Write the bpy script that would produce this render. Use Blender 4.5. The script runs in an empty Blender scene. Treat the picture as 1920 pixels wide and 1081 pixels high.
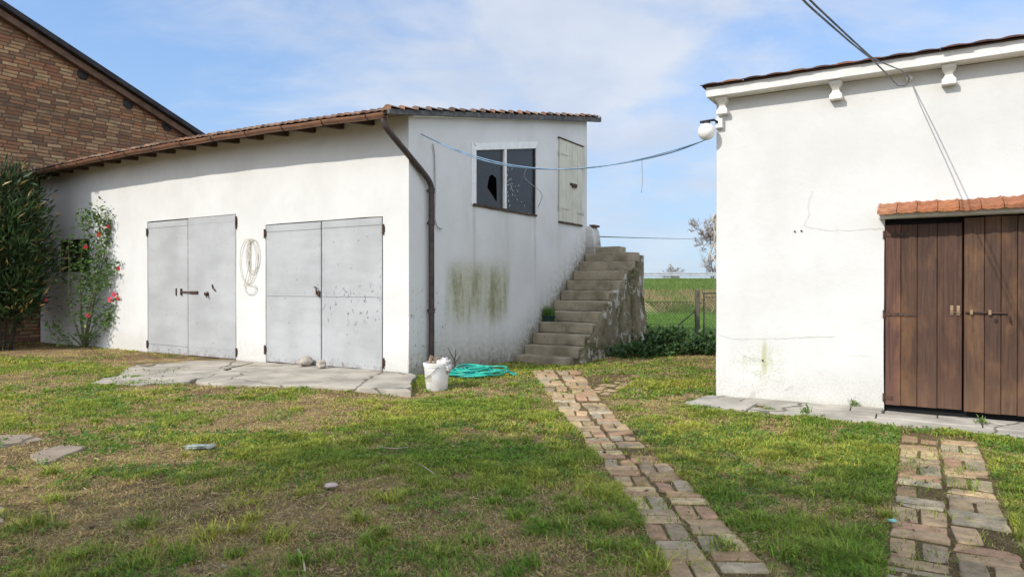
import bpy, bmesh, math, random
import numpy as np
from mathutils import Vector, Matrix, noise as mnoise
R = math.radians
random.seed(7); rng = np.random.default_rng(11)
sc = bpy.context.scene
COL = sc.collection

# ------------------------------------------------------------------ camera
F = 1280.0; HZ = 535.0; CAMZ = 1.5
cam_d = bpy.data.cameras.new('camera'); cam = bpy.data.objects.new('camera', cam_d); COL.objects.link(cam)
cam_d.sensor_width = 36; cam_d.lens = 24.0; cam_d.clip_start = .05; cam_d.clip_end = 6000
cam.location = (0, 0, CAMZ); cam.rotation_euler = (R(90 - .246), 0, 0)
cam_d.dof.use_dof = True; cam_d.dof.focus_distance = 11.0; cam_d.dof.aperture_fstop = 3.6
sc.camera = cam

# ------------------------------------------------------------------ sun and sky
TH = math.atan2(-.528, .849)                       # turn of both buildings
SRIGHT, SDOWN = .42, .80                           # sun travel in the buildings' frame: 1 inwards, .42 right, .80 down
sx = .528 + .849 * SRIGHT; sy = .849 - .528 * SRIGHT
Ldir = Vector((sx, sy, -SDOWN)).normalized()
ELEV = math.asin(-Ldir.z); AZ = math.atan2(-Ldir.x, -Ldir.y)   # azimuth of the sun, clockwise from +Y
sun_d = bpy.data.lights.new('sun', 'SUN'); sun = bpy.data.objects.new('sun', sun_d); COL.objects.link(sun)
sun_d.energy = 3.15; sun_d.angle = R(.53); sun_d.color = (1, .945, .85)
sun.rotation_euler = Ldir.to_track_quat('-Z', 'Y').to_euler(); sun.location = (-20, -14, 20)
w = bpy.data.worlds.new('World'); sc.world = w; w.use_nodes = True
sc.view_settings.view_transform = 'Standard'; sc.view_settings.look = 'None'
sc.view_settings.exposure = .28; sc.view_settings.gamma = 1; sc.view_settings.use_curve_mapping = False


# ------------------------------------------------------------------ node helpers
class G:
    def __init__(s, nt): s.nt = nt; s.L = nt.links.new
    def n(s, t, **kw):
        nd = s.nt.nodes.new('ShaderNode' + t)
        for k, v in kw.items(): setattr(nd, k, v)
        return nd
    def put(s, sock, v):
        if v is None: return
        if isinstance(v, bpy.types.NodeSocket): s.L(v, sock)
        else:
            if isinstance(v, tuple) and len(v) == 3 and sock.type == 'RGBA': v = (*v, 1)
            sock.default_value = v
    def co(s, kind='Object'): return s.n('TexCoord').outputs[kind]
    def sep(s, v):
        nd = s.n('SeparateXYZ'); s.put(nd.inputs[0], v); return nd.outputs
    def comb(s, x, y, z):
        nd = s.n('CombineXYZ')
        for i, q in enumerate((x, y, z)): s.put(nd.inputs[i], q)
        return nd.outputs[0]
    def sc(s, v, k):
        nd = s.n('VectorMath', operation='MULTIPLY'); s.put(nd.inputs[0], v); s.put(nd.inputs[1], k); return nd.outputs[0]
    def add(s, v, k):
        nd = s.n('VectorMath', operation='ADD'); s.put(nd.inputs[0], v); s.put(nd.inputs[1], k); return nd.outputs[0]
    def noise(s, v, scale, detail=4, rough=.55, dist=0, out=0):
        nd = s.n('TexNoise'); s.put(nd.inputs['Vector'], v); nd.inputs['Scale'].default_value = scale
        nd.inputs['Detail'].default_value = detail; nd.inputs['Roughness'].default_value = rough; nd.inputs['Distortion'].default_value = dist
        return nd.outputs[out]
    def white(s, v, out='Value'):
        nd = s.n('TexWhiteNoise', noise_dimensions='3D'); s.put(nd.inputs['Vector'], v); return nd.outputs[out]
    def vor(s, v, scale, feature='F1', out='Distance'):
        nd = s.n('TexVoronoi', feature=feature); s.put(nd.inputs['Vector'], v); nd.inputs['Scale'].default_value = scale; return nd.outputs[out]
    def m(s, op, a, b=None, c=None):
        nd = s.n('Math', operation=op)
        for i, q in enumerate((a, b, c)): s.put(nd.inputs[i], q)
        return nd.outputs[0]
    def mul(s, *a):
        r = a[0]
        for b in a[1:]: r = s.m('MULTIPLY', r, b)
        return r
    def mr(s, x, a, b, c=0., d=1.):
        nd = s.n('MapRange', interpolation_type='SMOOTHSTEP')
        for i, q in enumerate((x, a, b, c, d)): s.put(nd.inputs[i], q)
        return nd.outputs[0]
    def box(s, x, a, b, f):                        # 1 inside [a,b], fading over f
        return s.mul(s.mr(x, a - f, a + f), s.mr(x, b - f, b + f, 1., 0.))
    def mix(s, fac, a, b, blend='MIX'):
        nd = s.n('Mix', data_type='RGBA', blend_type=blend)
        s.put(nd.inputs[0], fac); s.put(nd.inputs[6], a); s.put(nd.inputs[7], b); return nd.outputs[2]
    def ramp(s, fac, stops, interp='LINEAR'):
        nd = s.n('ValToRGB'); cr = nd.color_ramp; cr.interpolation = interp
        while len(cr.elements) < len(stops): cr.elements.new(.5)
        for e, (p, c) in zip(cr.elements, stops): e.position = p; e.color = (*c, 1)
        s.put(nd.inputs[0], fac); return nd.outputs[0]
    def bump(s, h, strength=.3, dist=.02, nrm=None):
        nd = s.n('Bump'); nd.inputs['Strength'].default_value = strength; nd.inputs['Distance'].default_value = dist
        s.put(nd.inputs['Height'], h); s.put(nd.inputs['Normal'], nrm); return nd.outputs[0]


def newmat(name, rough=.8, col=None, metal=0., spec=.3):
    m = bpy.data.materials.new(name); m.use_nodes = True; nt = m.node_tree; nt.nodes.clear(); g = G(nt)
    b = g.n('BsdfPrincipled'); o = g.n('OutputMaterial'); g.L(b.outputs[0], o.inputs[0])
    b.inputs['Roughness'].default_value = rough; b.inputs['Metallic'].default_value = metal
    b.inputs['Specular IOR Level'].default_value = spec
    if col: b.inputs['Base Color'].default_value = (*col, 1)
    g.b = b; g.out = o; g.mat = m
    return g


def simple(name, col, rough=.7, var=.25, scale=6., metal=0., bump=.15, spec=.3, col2=None, bscale=40.):
    g = newmat(name, rough, None, metal, spec); co = g.co()
    n = g.noise(co, scale, 5, .6)
    c2 = col2 or tuple(c * (1 - var) for c in col)
    g.put(g.b.inputs['Base Color'], g.mix(g.mr(n, .35, .7), col, c2))
    g.put(g.b.inputs['Roughness'], g.mr(n, .3, .7, max(.05, rough - .1), min(1, rough + .1)))
    if bump: g.put(g.b.inputs['Normal'], g.bump(g.noise(co, bscale, 4, .6), bump, .01))
    return g.mat


def colmat(name, rough=.85, var=.35, scale=30., bump=.4, bdist=.006, translucent=0., spec=.25):
    g = newmat(name, rough, None, 0, spec)
    at = g.n('Attribute'); at.attribute_name = 'Col'
    c = at.outputs['Color']
    if var:
        n = g.noise(g.co(), scale, 5, .65)
        c = g.mix(g.mr(n, .3, .7), c, g.mix(var, c, (0.02, .015, .01)))
        if bump: g.put(g.b.inputs['Normal'], g.bump(g.noise(g.co(), scale * 2, 5, .65), bump, bdist))
    g.put(g.b.inputs['Base Color'], c)
    if translucent:
        t = g.n('BsdfTranslucent'); g.put(t.inputs[0], c); ms = g.n('MixShader'); ms.inputs[0].default_value = translucent
        g.L(g.b.outputs[0], ms.inputs[1]); g.L(t.outputs[0], ms.inputs[2]); g.L(ms.outputs[0], g.out.inputs[0])
    return g.mat


# ------------------------------------------------------------------ world: Nishita sky with drifting cloud
def build_world():
    nt = w.node_tree; nt.nodes.clear(); g = G(nt)
    sky = g.n('TexSky'); sky.sky_type = 'NISHITA'; sky.sun_disc = False
    sky.sun_elevation = ELEV; sky.sun_rotation = AZ; sky.air_density = 1.0; sky.dust_density = .4; sky.ozone_density = 2.0
    d = g.co('Generated'); x, y, z = g.sep(d)
    zz = g.m('ADD', g.m('MAXIMUM', z, 0.), .32)
    p = g.comb(g.m('DIVIDE', x, zz), g.m('DIVIDE', y, zz), g.mul(z, .4))
    p = g.add(p, (3.1, 1.7, .3))
    big = g.noise(p, 1.05, 6, .52, .3)
    wisp = g.noise(g.sc(p, (1., 1.9, 1.)), 3.1, 6, .6, .5)
    az = g.m('DIVIDE', x, g.m('MAXIMUM', g.m('ABSOLUTE', y), .05))           # more cloud to the right, clear blue up left
    v = g.m('ADD', g.m('ADD', g.mul(big, 1.0), g.mul(wisp, .30)), g.mr(az, -.75, .25, -.13, .09))
    mask = g.mr(v, .56, .84)
    low = g.mr(z, 0., .16, .10, 0.)                                            # pale band at the horizon
    back_fill = g.mr(y, .25, -.35)                                                 # unseen cloud behind the camera, added and brightened to lift the shaded walls
    mask = g.mul(mask, g.mr(z, .0, .2, .45, 1.))
    mask = g.m('MINIMUM', g.m('MAXIMUM', g.m('MAXIMUM', mask, low), g.mul(back_fill, .85)), .88)
    shade = g.noise(p, 2.3, 5, .55)
    cloud = g.mix(g.mr(shade, .3, .7), (3.7, 4.2, 5.1), (4.9, 5.15, 5.6))
    cloud = g.mix(back_fill, cloud, g.mix(g.mr(shade, .3, .7), (8.0, 8.9, 10.6), (13.0, 13.8, 15.3)))
    skyc = g.mix(1., sky.outputs[0], (1.0, 1.2, 1.42), 'MULTIPLY')
    skyc = g.mix(g.mr(z, -.05, .62, .80, 0.), skyc, (2.45, 3.4, 4.75))
    c = g.mix(mask, skyc, cloud)
    bg = g.n('Background'); g.put(bg.inputs[0], c); bg.inputs[1].default_value = .135
    o = g.n('OutputWorld'); g.L(bg.outputs[0], o.inputs[0])
build_world()


# ------------------------------------------------------------------ mesh helpers
def tag(o, label=None, cat=None, group=None, kind=None):
    if label: o['label'] = label
    if cat: o['category'] = cat
    if group: o['group'] = group
    if kind: o['kind'] = kind
    return o


def link(name, me, mat, parent=None):
    o = bpy.data.objects.new(name, me); COL.objects.link(o)
    if mat: me.materials.append(mat)
    if parent: o.parent = parent
    return o


def empty(name, loc, rz=0.):
    o = bpy.data.objects.new(name, None); COL.objects.link(o); o.location = loc; o.rotation_euler = (0, 0, rz)
    o.empty_display_size = .2
    return o


class MB:
    def __init__(s, c=(.5, .5, .5)): s.v = []; s.f = []; s.c = []; s.col = c
    def add(s, vs, fs):
        b = len(s.v); s.v += [tuple(p) for p in vs]; s.c += [s.col] * len(vs)
        s.f += [tuple(b + i for i in f) for f in fs]
    def quad(s, *p): s.add(p, [tuple(range(len(p)))])
    def box(s, x0, x1, y0, y1, z0, z1):
        s.add([(x0, y0, z0), (x1, y0, z0), (x1, y1, z0), (x0, y1, z0), (x0, y0, z1), (x1, y0, z1), (x1, y1, z1), (x0, y1, z1)],
              [(0, 3, 2, 1), (4, 5, 6, 7), (0, 1, 5, 4), (1, 2, 6, 5), (2, 3, 7, 6), (3, 0, 4, 7)])
    def prism(s, poly, to3, d0, d1):               # poly 2D, to3(a,b,d)
        n = len(poly)
        s.add([to3(a, b, d0) for a, b in poly] + [to3(a, b, d1) for a, b in poly],
              [tuple(range(n))[::-1], tuple(range(n, 2 * n))] + [(i, (i + 1) % n, n + (i + 1) % n, n + i) for i in range(n)])
    def tube(s, pts, r, n=6, cap=True):
        pts = [Vector(p) for p in pts]; k = len(pts)
        if not hasattr(r, '__len__'): r = [r] * k
        t0 = (pts[1] - pts[0]).normalized(); u = t0.orthogonal().normalized(); vs = []; fs = []
        for i, p in enumerate(pts):
            a = pts[max(i - 1, 0)]; b = pts[min(i + 1, k - 1)]; t = (b - a)
            t = t.normalized() if t.length > 1e-9 else t0
            u = (u - t * u.dot(t)); u = u.normalized() if u.length > 1e-6 else t.orthogonal().normalized()
            q = t.cross(u)
            for j in range(n):
                an = 2 * math.pi * j / n; vs.append(p + (u * math.cos(an) + q * math.sin(an)) * r[i])
        for i in range(k - 1):
            for j in range(n): fs.append((i * n + j, i * n + (j + 1) % n, (i + 1) * n + (j + 1) % n, (i + 1) * n + j))
        if cap: fs += [tuple(range(n))[::-1], tuple(range((k - 1) * n, k * n))]
        s.add(vs, fs)
    def lathe(s, prof, c=(0, 0, 0), n=24):
        vs = []; fs = []; k = len(prof)
        for r_, z in prof:
            for j in range(n):
                a = 2 * math.pi * j / n; vs.append((c[0] + r_ * math.cos(a), c[1] + r_ * math.sin(a), c[2] + z))
        for i in range(k - 1):
            for j in range(n): fs.append((i * n + j, i * n + (j + 1) % n, (i + 1) * n + (j + 1) % n, (i + 1) * n + j))
        fs += [tuple(range(n))[::-1], tuple(range((k - 1) * n, k * n))]
        s.add(vs, fs)
    def loft(s, secs):                             # list of 4-corner sections
        vs = [p for q in secs for p in q]; n = len(secs[0]); k = len(secs)
        fs = [(i * n + j, i * n + (j + 1) % n, (i + 1) * n + (j + 1) % n, (i + 1) * n + j) for i in range(k - 1) for j in range(n)]
        fs += [tuple(range(n))[::-1], tuple(range((k - 1) * n, k * n))]
        s.add(vs, fs)
    def blob(s, c, r, amp=.25, fr=1.6, seed=0, sub=2):
        bm = bmesh.new(); bmesh.ops.create_icosphere(bm, subdivisions=sub, radius=1)
        vs = []
        for v in bm.verts:
            k = 1 + amp * mnoise.noise(v.co * fr + Vector((seed * 3.7, seed, 0)))
            vs.append((c[0] + v.co.x * r[0] * k, c[1] + v.co.y * r[1] * k, c[2] + v.co.z * r[2] * k))
        bm.verts.index_update(); s.add(vs, [tuple(v.index for v in f.verts) for f in bm.faces]); bm.free()
    def build(s, name, mat, parent=None, off=(0, 0, 0), smooth=False, bevel=0., seg=2, wob=0., wfr=1.5, cut=0., autos=None):
        me = bpy.data.meshes.new(name)
        me.from_pydata([(a - off[0], b - off[1], c - off[2]) for a, b, c in s.v], [], s.f)
        at = me.color_attributes.new('Col', 'FLOAT_COLOR', 'POINT')
        at.data.foreach_set('color', np.array([(*c, 1.) for c in s.c], dtype=np.float32).ravel())
        if bevel or cut or wob:
            bm = bmesh.new(); bm.from_mesh(me)
            if bevel:
                es = [e for e in bm.edges if len(e.link_faces) == 2 and e.calc_face_angle(0) > R(35)]
                bmesh.ops.bevel(bm, geom=es, offset=bevel, segments=seg, profile=.6, affect='EDGES', clamp_overlap=True)
            if cut:
                for _ in range(6):
                    es = [e for e in bm.edges if e.calc_length() > cut]
                    if not es: break
                    bmesh.ops.subdivide_edges(bm, edges=es, cuts=1, use_grid_fill=True)
            if wob:
                for v in bm.verts:
                    v.co += mnoise.noise_vector(v.co * wfr + Vector((3.1, 1.7, 5.3))) * wob
            bm.to_mesh(me); bm.free()
        if smooth: me.polygons.foreach_set('use_smooth', [True] * len(me.polygons))
        if smooth and autos: me.set_sharp_from_angle(angle=R(autos))
        me.update()
        return link(name, me, mat, parent)


def np_mesh(name, V, faces_n, Fidx, cols, mat, parent=None, smooth=False):
    """V (n,3), Fidx flat loop indices, faces_n array of face sizes"""
    me = bpy.data.meshes.new(name); me.vertices.add(len(V)); me.vertices.foreach_set('co', V.astype(np.float32).ravel())
    me.loops.add(len(Fidx)); me.loops.foreach_set('vertex_index', Fidx.astype(np.int32))
    st = np.concatenate([[0], np.cumsum(faces_n)[:-1]]).astype(np.int32)
    me.polygons.add(len(faces_n)); me.polygons.foreach_set('loop_start', st)
    if smooth: me.polygons.foreach_set('use_smooth', np.ones(len(faces_n), dtype=bool))
    me.update(calc_edges=True)
    if cols is not None:
        at = me.color_attributes.new('Col', 'FLOAT_COLOR', 'POINT')
        at.data.foreach_set('color', np.concatenate([cols, np.ones((len(cols), 1))], 1).astype(np.float32).ravel())
    return link(name, me, mat, parent)


def leaves(name, P, D, L, W, cols, mat, parent=None, fold=.25):
    """folded diamond leaves: P base (n,3), D direction (n,3), L length, W width"""
    n = len(P); D = D / np.linalg.norm(D, axis=1, keepdims=True)
    up = rng.normal(size=(n, 3)); S = np.cross(D, up); S /= np.linalg.norm(S, axis=1, keepdims=True) + 1e-9
    N = np.cross(S, D); L = np.broadcast_to(L, n)[:, None]; W = np.broadcast_to(W, n)[:, None]
    V = np.empty((n, 5, 3)); V[:, 0] = P; V[:, 1] = P + D * L * .45 + S * W * .5 + N * W * fold; V[:, 2] = P + D * L - N * L * .12
    V[:, 3] = P + D * L * .45 - S * W * .5 + N * W * fold; V[:, 4] = P + D * L * .5
    b = (np.arange(n) * 5)[:, None]
    Fi = (b + np.array([[0, 4, 1, 1, 4, 2, 0, 3, 4, 3, 2, 4]])).ravel()
    return np_mesh(name, V.reshape(-1, 3), np.full(n * 4, 3), Fi, np.repeat(cols, 5, 0), mat, parent)


def h2(ix, iy, s):
    a = (ix.astype(np.int64) * 374761393 + iy.astype(np.int64) * 668265263 + s * 982451653) & 0x7fffffff
    a = ((a ^ (a >> 13)) * 1274126177) & 0x7fffffff
    return ((a ^ (a >> 16)) & 0xffff) / 65535.


def vn(x, y, s=0):
    ix = np.floor(x); iy = np.floor(y); fx = x - ix; fy = y - iy
    fx = fx * fx * (3 - 2 * fx); fy = fy * fy * (3 - 2 * fy)
    a = h2(ix, iy, s); b = h2(ix + 1, iy, s); c = h2(ix, iy + 1, s); d = h2(ix + 1, iy + 1, s)
    return (a * (1 - fx) + b * fx) * (1 - fy) + (c * (1 - fx) + d * fx) * fy


def fbm(x, y, s=0, o=4):
    r = 0; a = .5; t = 0
    for i in range(o):
        r = r + a * vn(x * 2 ** i, y * 2 ** i, s + i * 17); t += a; a *= .55
    return r / t


def inpoly(x, y, poly):
    r = np.zeros(np.shape(x), bool); n = len(poly)
    for i in range(n):
        x0, y0 = poly[i]; x1, y1 = poly[(i + 1) % n]
        if y0 == y1: continue
        c = ((y0 > y) != (y1 > y)) & (x < (x1 - x0) * (y - y0) / (y1 - y0) + x0); r ^= c
    return r


GZ = -.06
def gp(px, py, z=GZ):                               # where a pixel's line of sight meets the ground
    d = (CAMZ - z) * F / (py - HZ); return ((px - 960) / F * d, d, z)


CG = Vector((-1.79, 11.85, 0)); CRB = Vector((2.83, 9.46, 0))
ROT = Matrix.Rotation(TH, 3, 'Z')
def gw(x, y, z=0.): return CG + ROT @ Vector((x, y, z))      # garage frame to world
def rw(x, y, z=0.): return CRB + ROT @ Vector((x, y, z))     # right building's frame to world


# ------------------------------------------------------------------ ground
def path_c(y): return np.interp(y, [2.0, 3.9, 4.9, 5.8, 6.5, 7.7, 9.4, 12.6], [1.19, 1.13, 1.12, 1.08, 1.03, .95, .875, .80])
def path_w(y): return np.interp(y, [2.0, 4, 6.5, 8, 9.5, 12.6], [.58, .56, .56, .59, .68, .90])
def gz(x, y):
    x = np.asarray(x, float); y = np.asarray(y, float)
    z = GZ + .03 * (fbm(x * .5, y * .5, 3, 2) - .5) + .034 * (fbm(x * 2.0, y * 2.0, 9, 2) - .5)
    z = z - .10 * np.exp(-(((x - 1.2) / 2.2) ** 2 + ((y - 14.2) / 2.0) ** 2))
    z = z - .07 * np.exp(-(((x + 1.2) / 1.2) ** 2 + ((y - 10.1) / .8) ** 2)) - .06 * np.exp(-(((x + 5.5) / 3) ** 2 + ((y - 12.3) / 1.8) ** 2))
    return z


APRON = [tuple(gw(*q)[:2]) for q in [(.15, -.01), (1.28, -1.56), (-.2, -1.86), (-1.5, -2.35), (-2.4, -2.5), (-3.62, -.72), (-3.98, 0)]]
APRON2 = [tuple(gw(*q)[:2]) for q in [(-4.02, 0), (-3.66, -.72), (-2.44, -2.5), (-3.0, -3.0), (-3.9, -3.5), (-4.5, -2.6), (-5.6, -1.75), (-7.2, -.65), (-8.1, -.28), (-8.25, 0)]]
PAVE = [tuple(rw(*q)[:2]) for q in [(-.10, .0), (-.18, -.55), (-.02, -.84), (.5, -.90), (6.5, -.88), (6.5, 0)]]
GAR = [tuple(gw(*q)[:2]) for q in [(0, 0), (0, 7.1), (-13.2, 7.1), (-13.2, 0)]]
RBD = [tuple(rw(*q)[:2]) for q in [(0, 0), (6, 0), (6, 6), (0, 6)]]
RP0 = Vector((2.36, 3.62)); RPD = Vector((.512, .859)).normalized(); RPN = Vector((RPD.y, -RPD.x))      # brick path to the brown door
BRANCH = [gp(*q)[:2] for q in ((1098, 742), (1140, 748), (1200, 706), (1165, 694), (1090, 706))]
RPATH = [tuple(RP0 + RPN * a + RPD * b) for a, b in ((-.34, -1.5), (.35, -1.5), (.35, 3.97), (-.34, 4.05))]
PAVERS = [[(-4.43, 6.22), (-4.37, 6.59), (-4.08, 6.55), (-4.04, 5.89)], [(-5.55, 7.0), (-5.05, 7.12), (-4.72, 6.88), (-4.95, 6.32), (-5.5, 6.2)],
          [(-3.95, 4.60), (-3.56, 4.78), (-3.36, 4.50), (-3.75, 4.28)]]

BARE = [(620, 770, .9, .5), (480, 800, .8, .35), (700, 735, .6, .3), (150, 930, .8, .55), (330, 990, .6, .35), (60, 850, .7, .4), (640, 985, .45, .45), (880, 930, .5, .35),
        (740, 905, .4, .25), (860, 1000, .5, .3), (1250, 760, .35, .4), (1600, 770, .5, .2), (1240, 745, .5, .3), (1500, 870, .5, .2), (560, 1020, .4, .4), (1340, 700, .5, .5),
        (1640, 960, .3, .4), (1560, 960, .3, .2), (1060, 1000, .4, .2), (240, 680, 1.2, .3), (60, 660, 1.5, .6), (300, 780, .8, .15), (1890, 950, .3, .3), (1700, 800, .3, .3)]
LUSH = [(870, 760, 1.2, .3), (900, 870, .9, .25), (620, 850, .7, .3), (520, 740, .6, .2), (100, 690, 1.2, .35), (1300, 810, .7, .3), (1420, 840, .8, .2), (1200, 720, .7, .2), (940, 780, .8, .2),
        (1580, 1000, .4, .3), (430, 830, .5, .2), (150, 760, 1.2, .2), (760, 860, .5, .2)]
def green(x, y):                                     # 0 bare .. 1 lush
    # slightly anisotropic patches at several sizes
    v = .42 * fbm(x * .9 + 5, y * .8, 21, 3) + .40 * fbm(x * 2.6, y * 2.3 + 3, 31, 3) + .30 * fbm(x * 7, y * 7, 41, 2) + .22 * vn(x * 17, y * 17, 43)
    v = (v - .67) * 3.0 + .50
    for L_, sg in ((BARE, -1), (LUSH, 1)):
        for px, py, r, k in L_:
            gx, gy, _ = gp(px, py); v = v + sg * k * np.exp(-(((x - gx) ** 2 + (y - gy) ** 2) / r ** 2))
    return v


SOIL = np.array((.205, .128, .070)); THATCH = np.array((.43, .305, .15)); SHADED_TURF = np.array((.10, .10, .032))  # turf base darkened to paint in the shade and moist soil between blades
def build_ground():
    xs = np.concatenate([[-2500, -900, -350, -140, -60, -34, -24], np.arange(-18, 9.01, .11), [11, 14, 20, 30, 60, 140, 350, 900, 2500]])
    ys = np.concatenate([[-2500, -800, -200, -60, -20, -8, -2], np.arange(1.0, 21.01, .11), [23, 26, 30, 34, 38, 44, 54, 70, 120, 300, 900, 2500]])
    X, Y = np.meshgrid(xs, ys); Z = gz(X, Y)
    gr = np.clip(green(X, Y), 0, 1)[..., None]
    th = np.clip((fbm(X * 3.3, Y * 3.3, 77, 4) - .36) * 3.6, 0, 1)[..., None]
    c = SOIL * (1 - th) + THATCH * th
    k = np.clip((gr - .25) / .5, 0, 1) * .7; c = c * (1 - k) + SHADED_TURF * k
    far = np.clip((Y - 19) / 3, 0, 1)[..., None]
    fc = np.array((.16, .28, .05)) * (.8 + .4 * fbm(X * .3, Y * .3, 5, 3)[..., None])
    c = c * (1 - far) + fc * far
    pa = (np.abs(X - path_c(Y)) < path_w(Y) / 2 + .04) & (Y < 13.1) & (Y > 1)
    pa = pa | inpoly(X, Y, RPATH) | inpoly(X, Y, BRANCH)
    c[pa] = SOIL * .55 + THATCH * .1 + SHADED_TURF * .2
    dirt = inpoly(X, Y, [gp(1318, 700)[:2], gp(1345, 690)[:2], gp(1345, 745)[:2], gp(1318, 742)[:2]])
    c[dirt] = SOIL * 1.25
    ny, nx = X.shape; V = np.stack([X, Y, Z], -1).reshape(-1, 3)
    i = (np.arange(ny - 1)[:, None] * nx + np.arange(nx - 1)[None]).ravel()
    Fi = np.stack([i, i + 1, i + nx + 1, i + nx], 1)
    g = newmat('ground_soil', .95, None, 0, .1); at = g.n('Attribute'); at.attribute_name = 'Col'
    co = g.co(); n1 = g.noise(co, 9, 6, .65); n2 = g.noise(co, 55, 4, .7)
    cc = g.mix(g.mr(n1, .3, .72), at.outputs['Color'], g.mix(.62, at.outputs['Color'], (.055, .036, .02)))
    cc = g.mix(g.mr(n2, .50, .70, 0., .6), cc, (.46, .35, .17))
    g.put(g.b.inputs['Base Color'], cc)
    g.put(g.b.inputs['Normal'], g.bump(g.m('ADD', g.mul(n1, .8), n2), 1., .03))
    o = np_mesh('ground', V, np.full(len(i), 4), Fi.ravel(), c.reshape(-1, 3), g.mat, smooth=True)
    tag(o, 'worn lawn ground of bare soil and dry thatch across the yard', 'ground', kind='structure')
build_ground()

M_GRASS = colmat('grass_blade', .6, 0, translucent=.35, spec=.3)
def build_grass():
    zones = [(2.6, 4.6, 23000, .0044, .050), (4.6, 6.5, 18000, .0050, .048), (6.5, 9.5, 9000, .0070, .047), (9.5, 13.5, 3600, .0105, .047), (13.5, 19.5, 1300, .015, .05)]
    PX = []; W = []; H = []
    for y0, y1, den, wd, hh in zones:
        xl = -.82 * y1 - 1; xr = min(.82 * y1 + 1, 9)
        n = int((xr - xl) * (y1 - y0) * den); x = rng.uniform(xl, xr, n); y = rng.uniform(y0, y1, n)
        k = (x > -.84 * y - .6) & (x < .84 * y + .6); x = x[k]; y = y[k]
        g = green(x, y); tuft = fbm(x * 4.5, y * 4.5, 55, 2)
        p = np.clip((g - .06) * 1.25, .38, 1) * np.clip(.5 + 1.4 * (tuft - .3), .42, 1)
        bad = inpoly(x, y, APRON) | inpoly(x, y, PAVE) | inpoly(x, y, GAR) | inpoly(x, y, RBD)
        for pv in PAVERS: bad |= inpoly(x, y, pv)
        onp = ((np.abs(x - path_c(y)) < path_w(y) / 2 - .02) & (y < 12.9)) | inpoly(x, y, RPATH) | inpoly(x, y, BRANCH)
        a2 = inpoly(x, y, APRON2)
        p = np.where(onp, p * .07, p); p = np.where(a2, p * np.clip((fbm(x * 1.7, y * 1.7, 12, 3) - .47) * 5 + np.clip((11.2 - y) * .35, -.3, .5), .0, .8), p)
        dark = np.hypot(x + 12.5, y - 17.2) < 2.4; p = np.where(dark, p * .25, p)
        st = gw(.66, 5.3); lx = np.array(ROT.inverted() @ Vector((0, 0, 0)))
        dx = x - CG.x; dy = y - CG.y; lw = dx * .849 - dy * .528; lv = dx * .528 + dy * .849
        bad |= (lw > -.1) & (lw < 1.5) & (lv > 3.3) & (lv < 7.6)
        k = (rng.random(len(x)) < p) & ~bad
        x = x[k]; y = y[k]; g = g[k]; tuft = tuft[k]; m = len(x)
        PX.append(np.stack([x, y, g, tuft], 1)); W.append(np.full(m, wd) * rng.uniform(.7, 1.3, m))
        H.append(hh * rng.uniform(.45, 1.15, m) * np.clip(.55 + 1.1 * (tuft - .3) + .55 * (g - .4), .45, 1.5))
    # coarse tufts
    T = []
    spots = [(515, 1015), (440, 1045), (265, 985), (330, 1040), (95, 890), (60, 985), (390, 1010), (455, 1000), (1055, 870), (1110, 925), (965, 970), (1045, 990), (1590, 1010), (1585, 965), (1140, 985),
             (1125, 1030), (690, 1020), (830, 1040), (985, 1060), (930, 800), (1000, 790), (1480, 1045), (1360, 1030), (1640, 880), (1600, 1050), (100, 940), (735, 940), (895, 1015), (800, 910), (1330, 780), (1440, 770),
             (1290, 865), (1060, 810), (985, 830), (840, 745), (880, 742), (560, 1060), (250, 1060), (20, 905), (1220, 1065), (1530, 790), (1420, 980), (1510, 930), (640, 860), (555, 770), (680, 830), (340, 905)]
    for px, py in spots: T.append((*gp(px, py)[:2], rng.uniform(.05, .10), rng.uniform(.06, .115)))
    for _ in range(420):
        y = rng.uniform(2.9, 12) ; x = rng.uniform(-.8 * y, min(.8 * y, 5))
        if green(np.array([x]), np.array([y]))[0] > .42 and abs(x - path_c(y)) > .45 and not inpoly(np.array([x]), np.array([y]), RPATH)[0] and not inpoly(np.array([x]), np.array([y]), PAVE)[0] and not inpoly(np.array([x]), np.array([y]), APRON)[0]:
            T.append((x, y, rng.uniform(.03, .08), rng.uniform(.05, .085)))
    for x, y, r, h in T:
        m = int(60 + 700 * r); q = rng.normal(size=(m, 2)) * r * .55
        PX.append(np.stack([x + q[:, 0], y + q[:, 1], np.full(m, .95), np.full(m, .9)], 1)); W.append(rng.uniform(.0045, .008, m) * (1 + max(0, y - 6) * .08))
        H.append(h * rng.uniform(.5, 1.15, m))
    PX = np.concatenate(PX); W = np.concatenate(W); H = np.concatenate(H); n = len(PX); x, y, g, tf = PX.T
    z = gz(x, y) + .001
    a = rng.uniform(0, 2 * np.pi, n); bend = rng.uniform(.35, 1.7, n) * H; dirx = np.cos(a); diry = np.sin(a)
    sx_ = -np.sin(a) * W / 2; sy_ = np.cos(a) * W / 2
    V = np.empty((n, 5, 3))
    V[:, 0] = np.stack([x - sx_, y - sy_, z], 1); V[:, 1] = np.stack([x + sx_, y + sy_, z], 1)
    mx = x + dirx * bend * .35; my = y + diry * bend * .35; mz = z + H * .55
    V[:, 2] = np.stack([mx + sx_ * .8, my + sy_ * .8, mz], 1); V[:, 3] = np.stack([mx - sx_ * .8, my - sy_ * .8, mz], 1)
    V[:, 4] = np.stack([x + dirx * bend, y + diry * bend, z + H * .80], 1)
    b = (np.arange(n) * 5)[:, None]
    Fi = (b + np.array([[0, 1, 2, 3, 3, 2, 4]])).ravel(); fn = np.tile([4, 3], n)
    c1 = np.array((.145, .265, .024)); c2 = np.array((.45, .44, .07)); c3 = np.array((.60, .45, .19))
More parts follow.
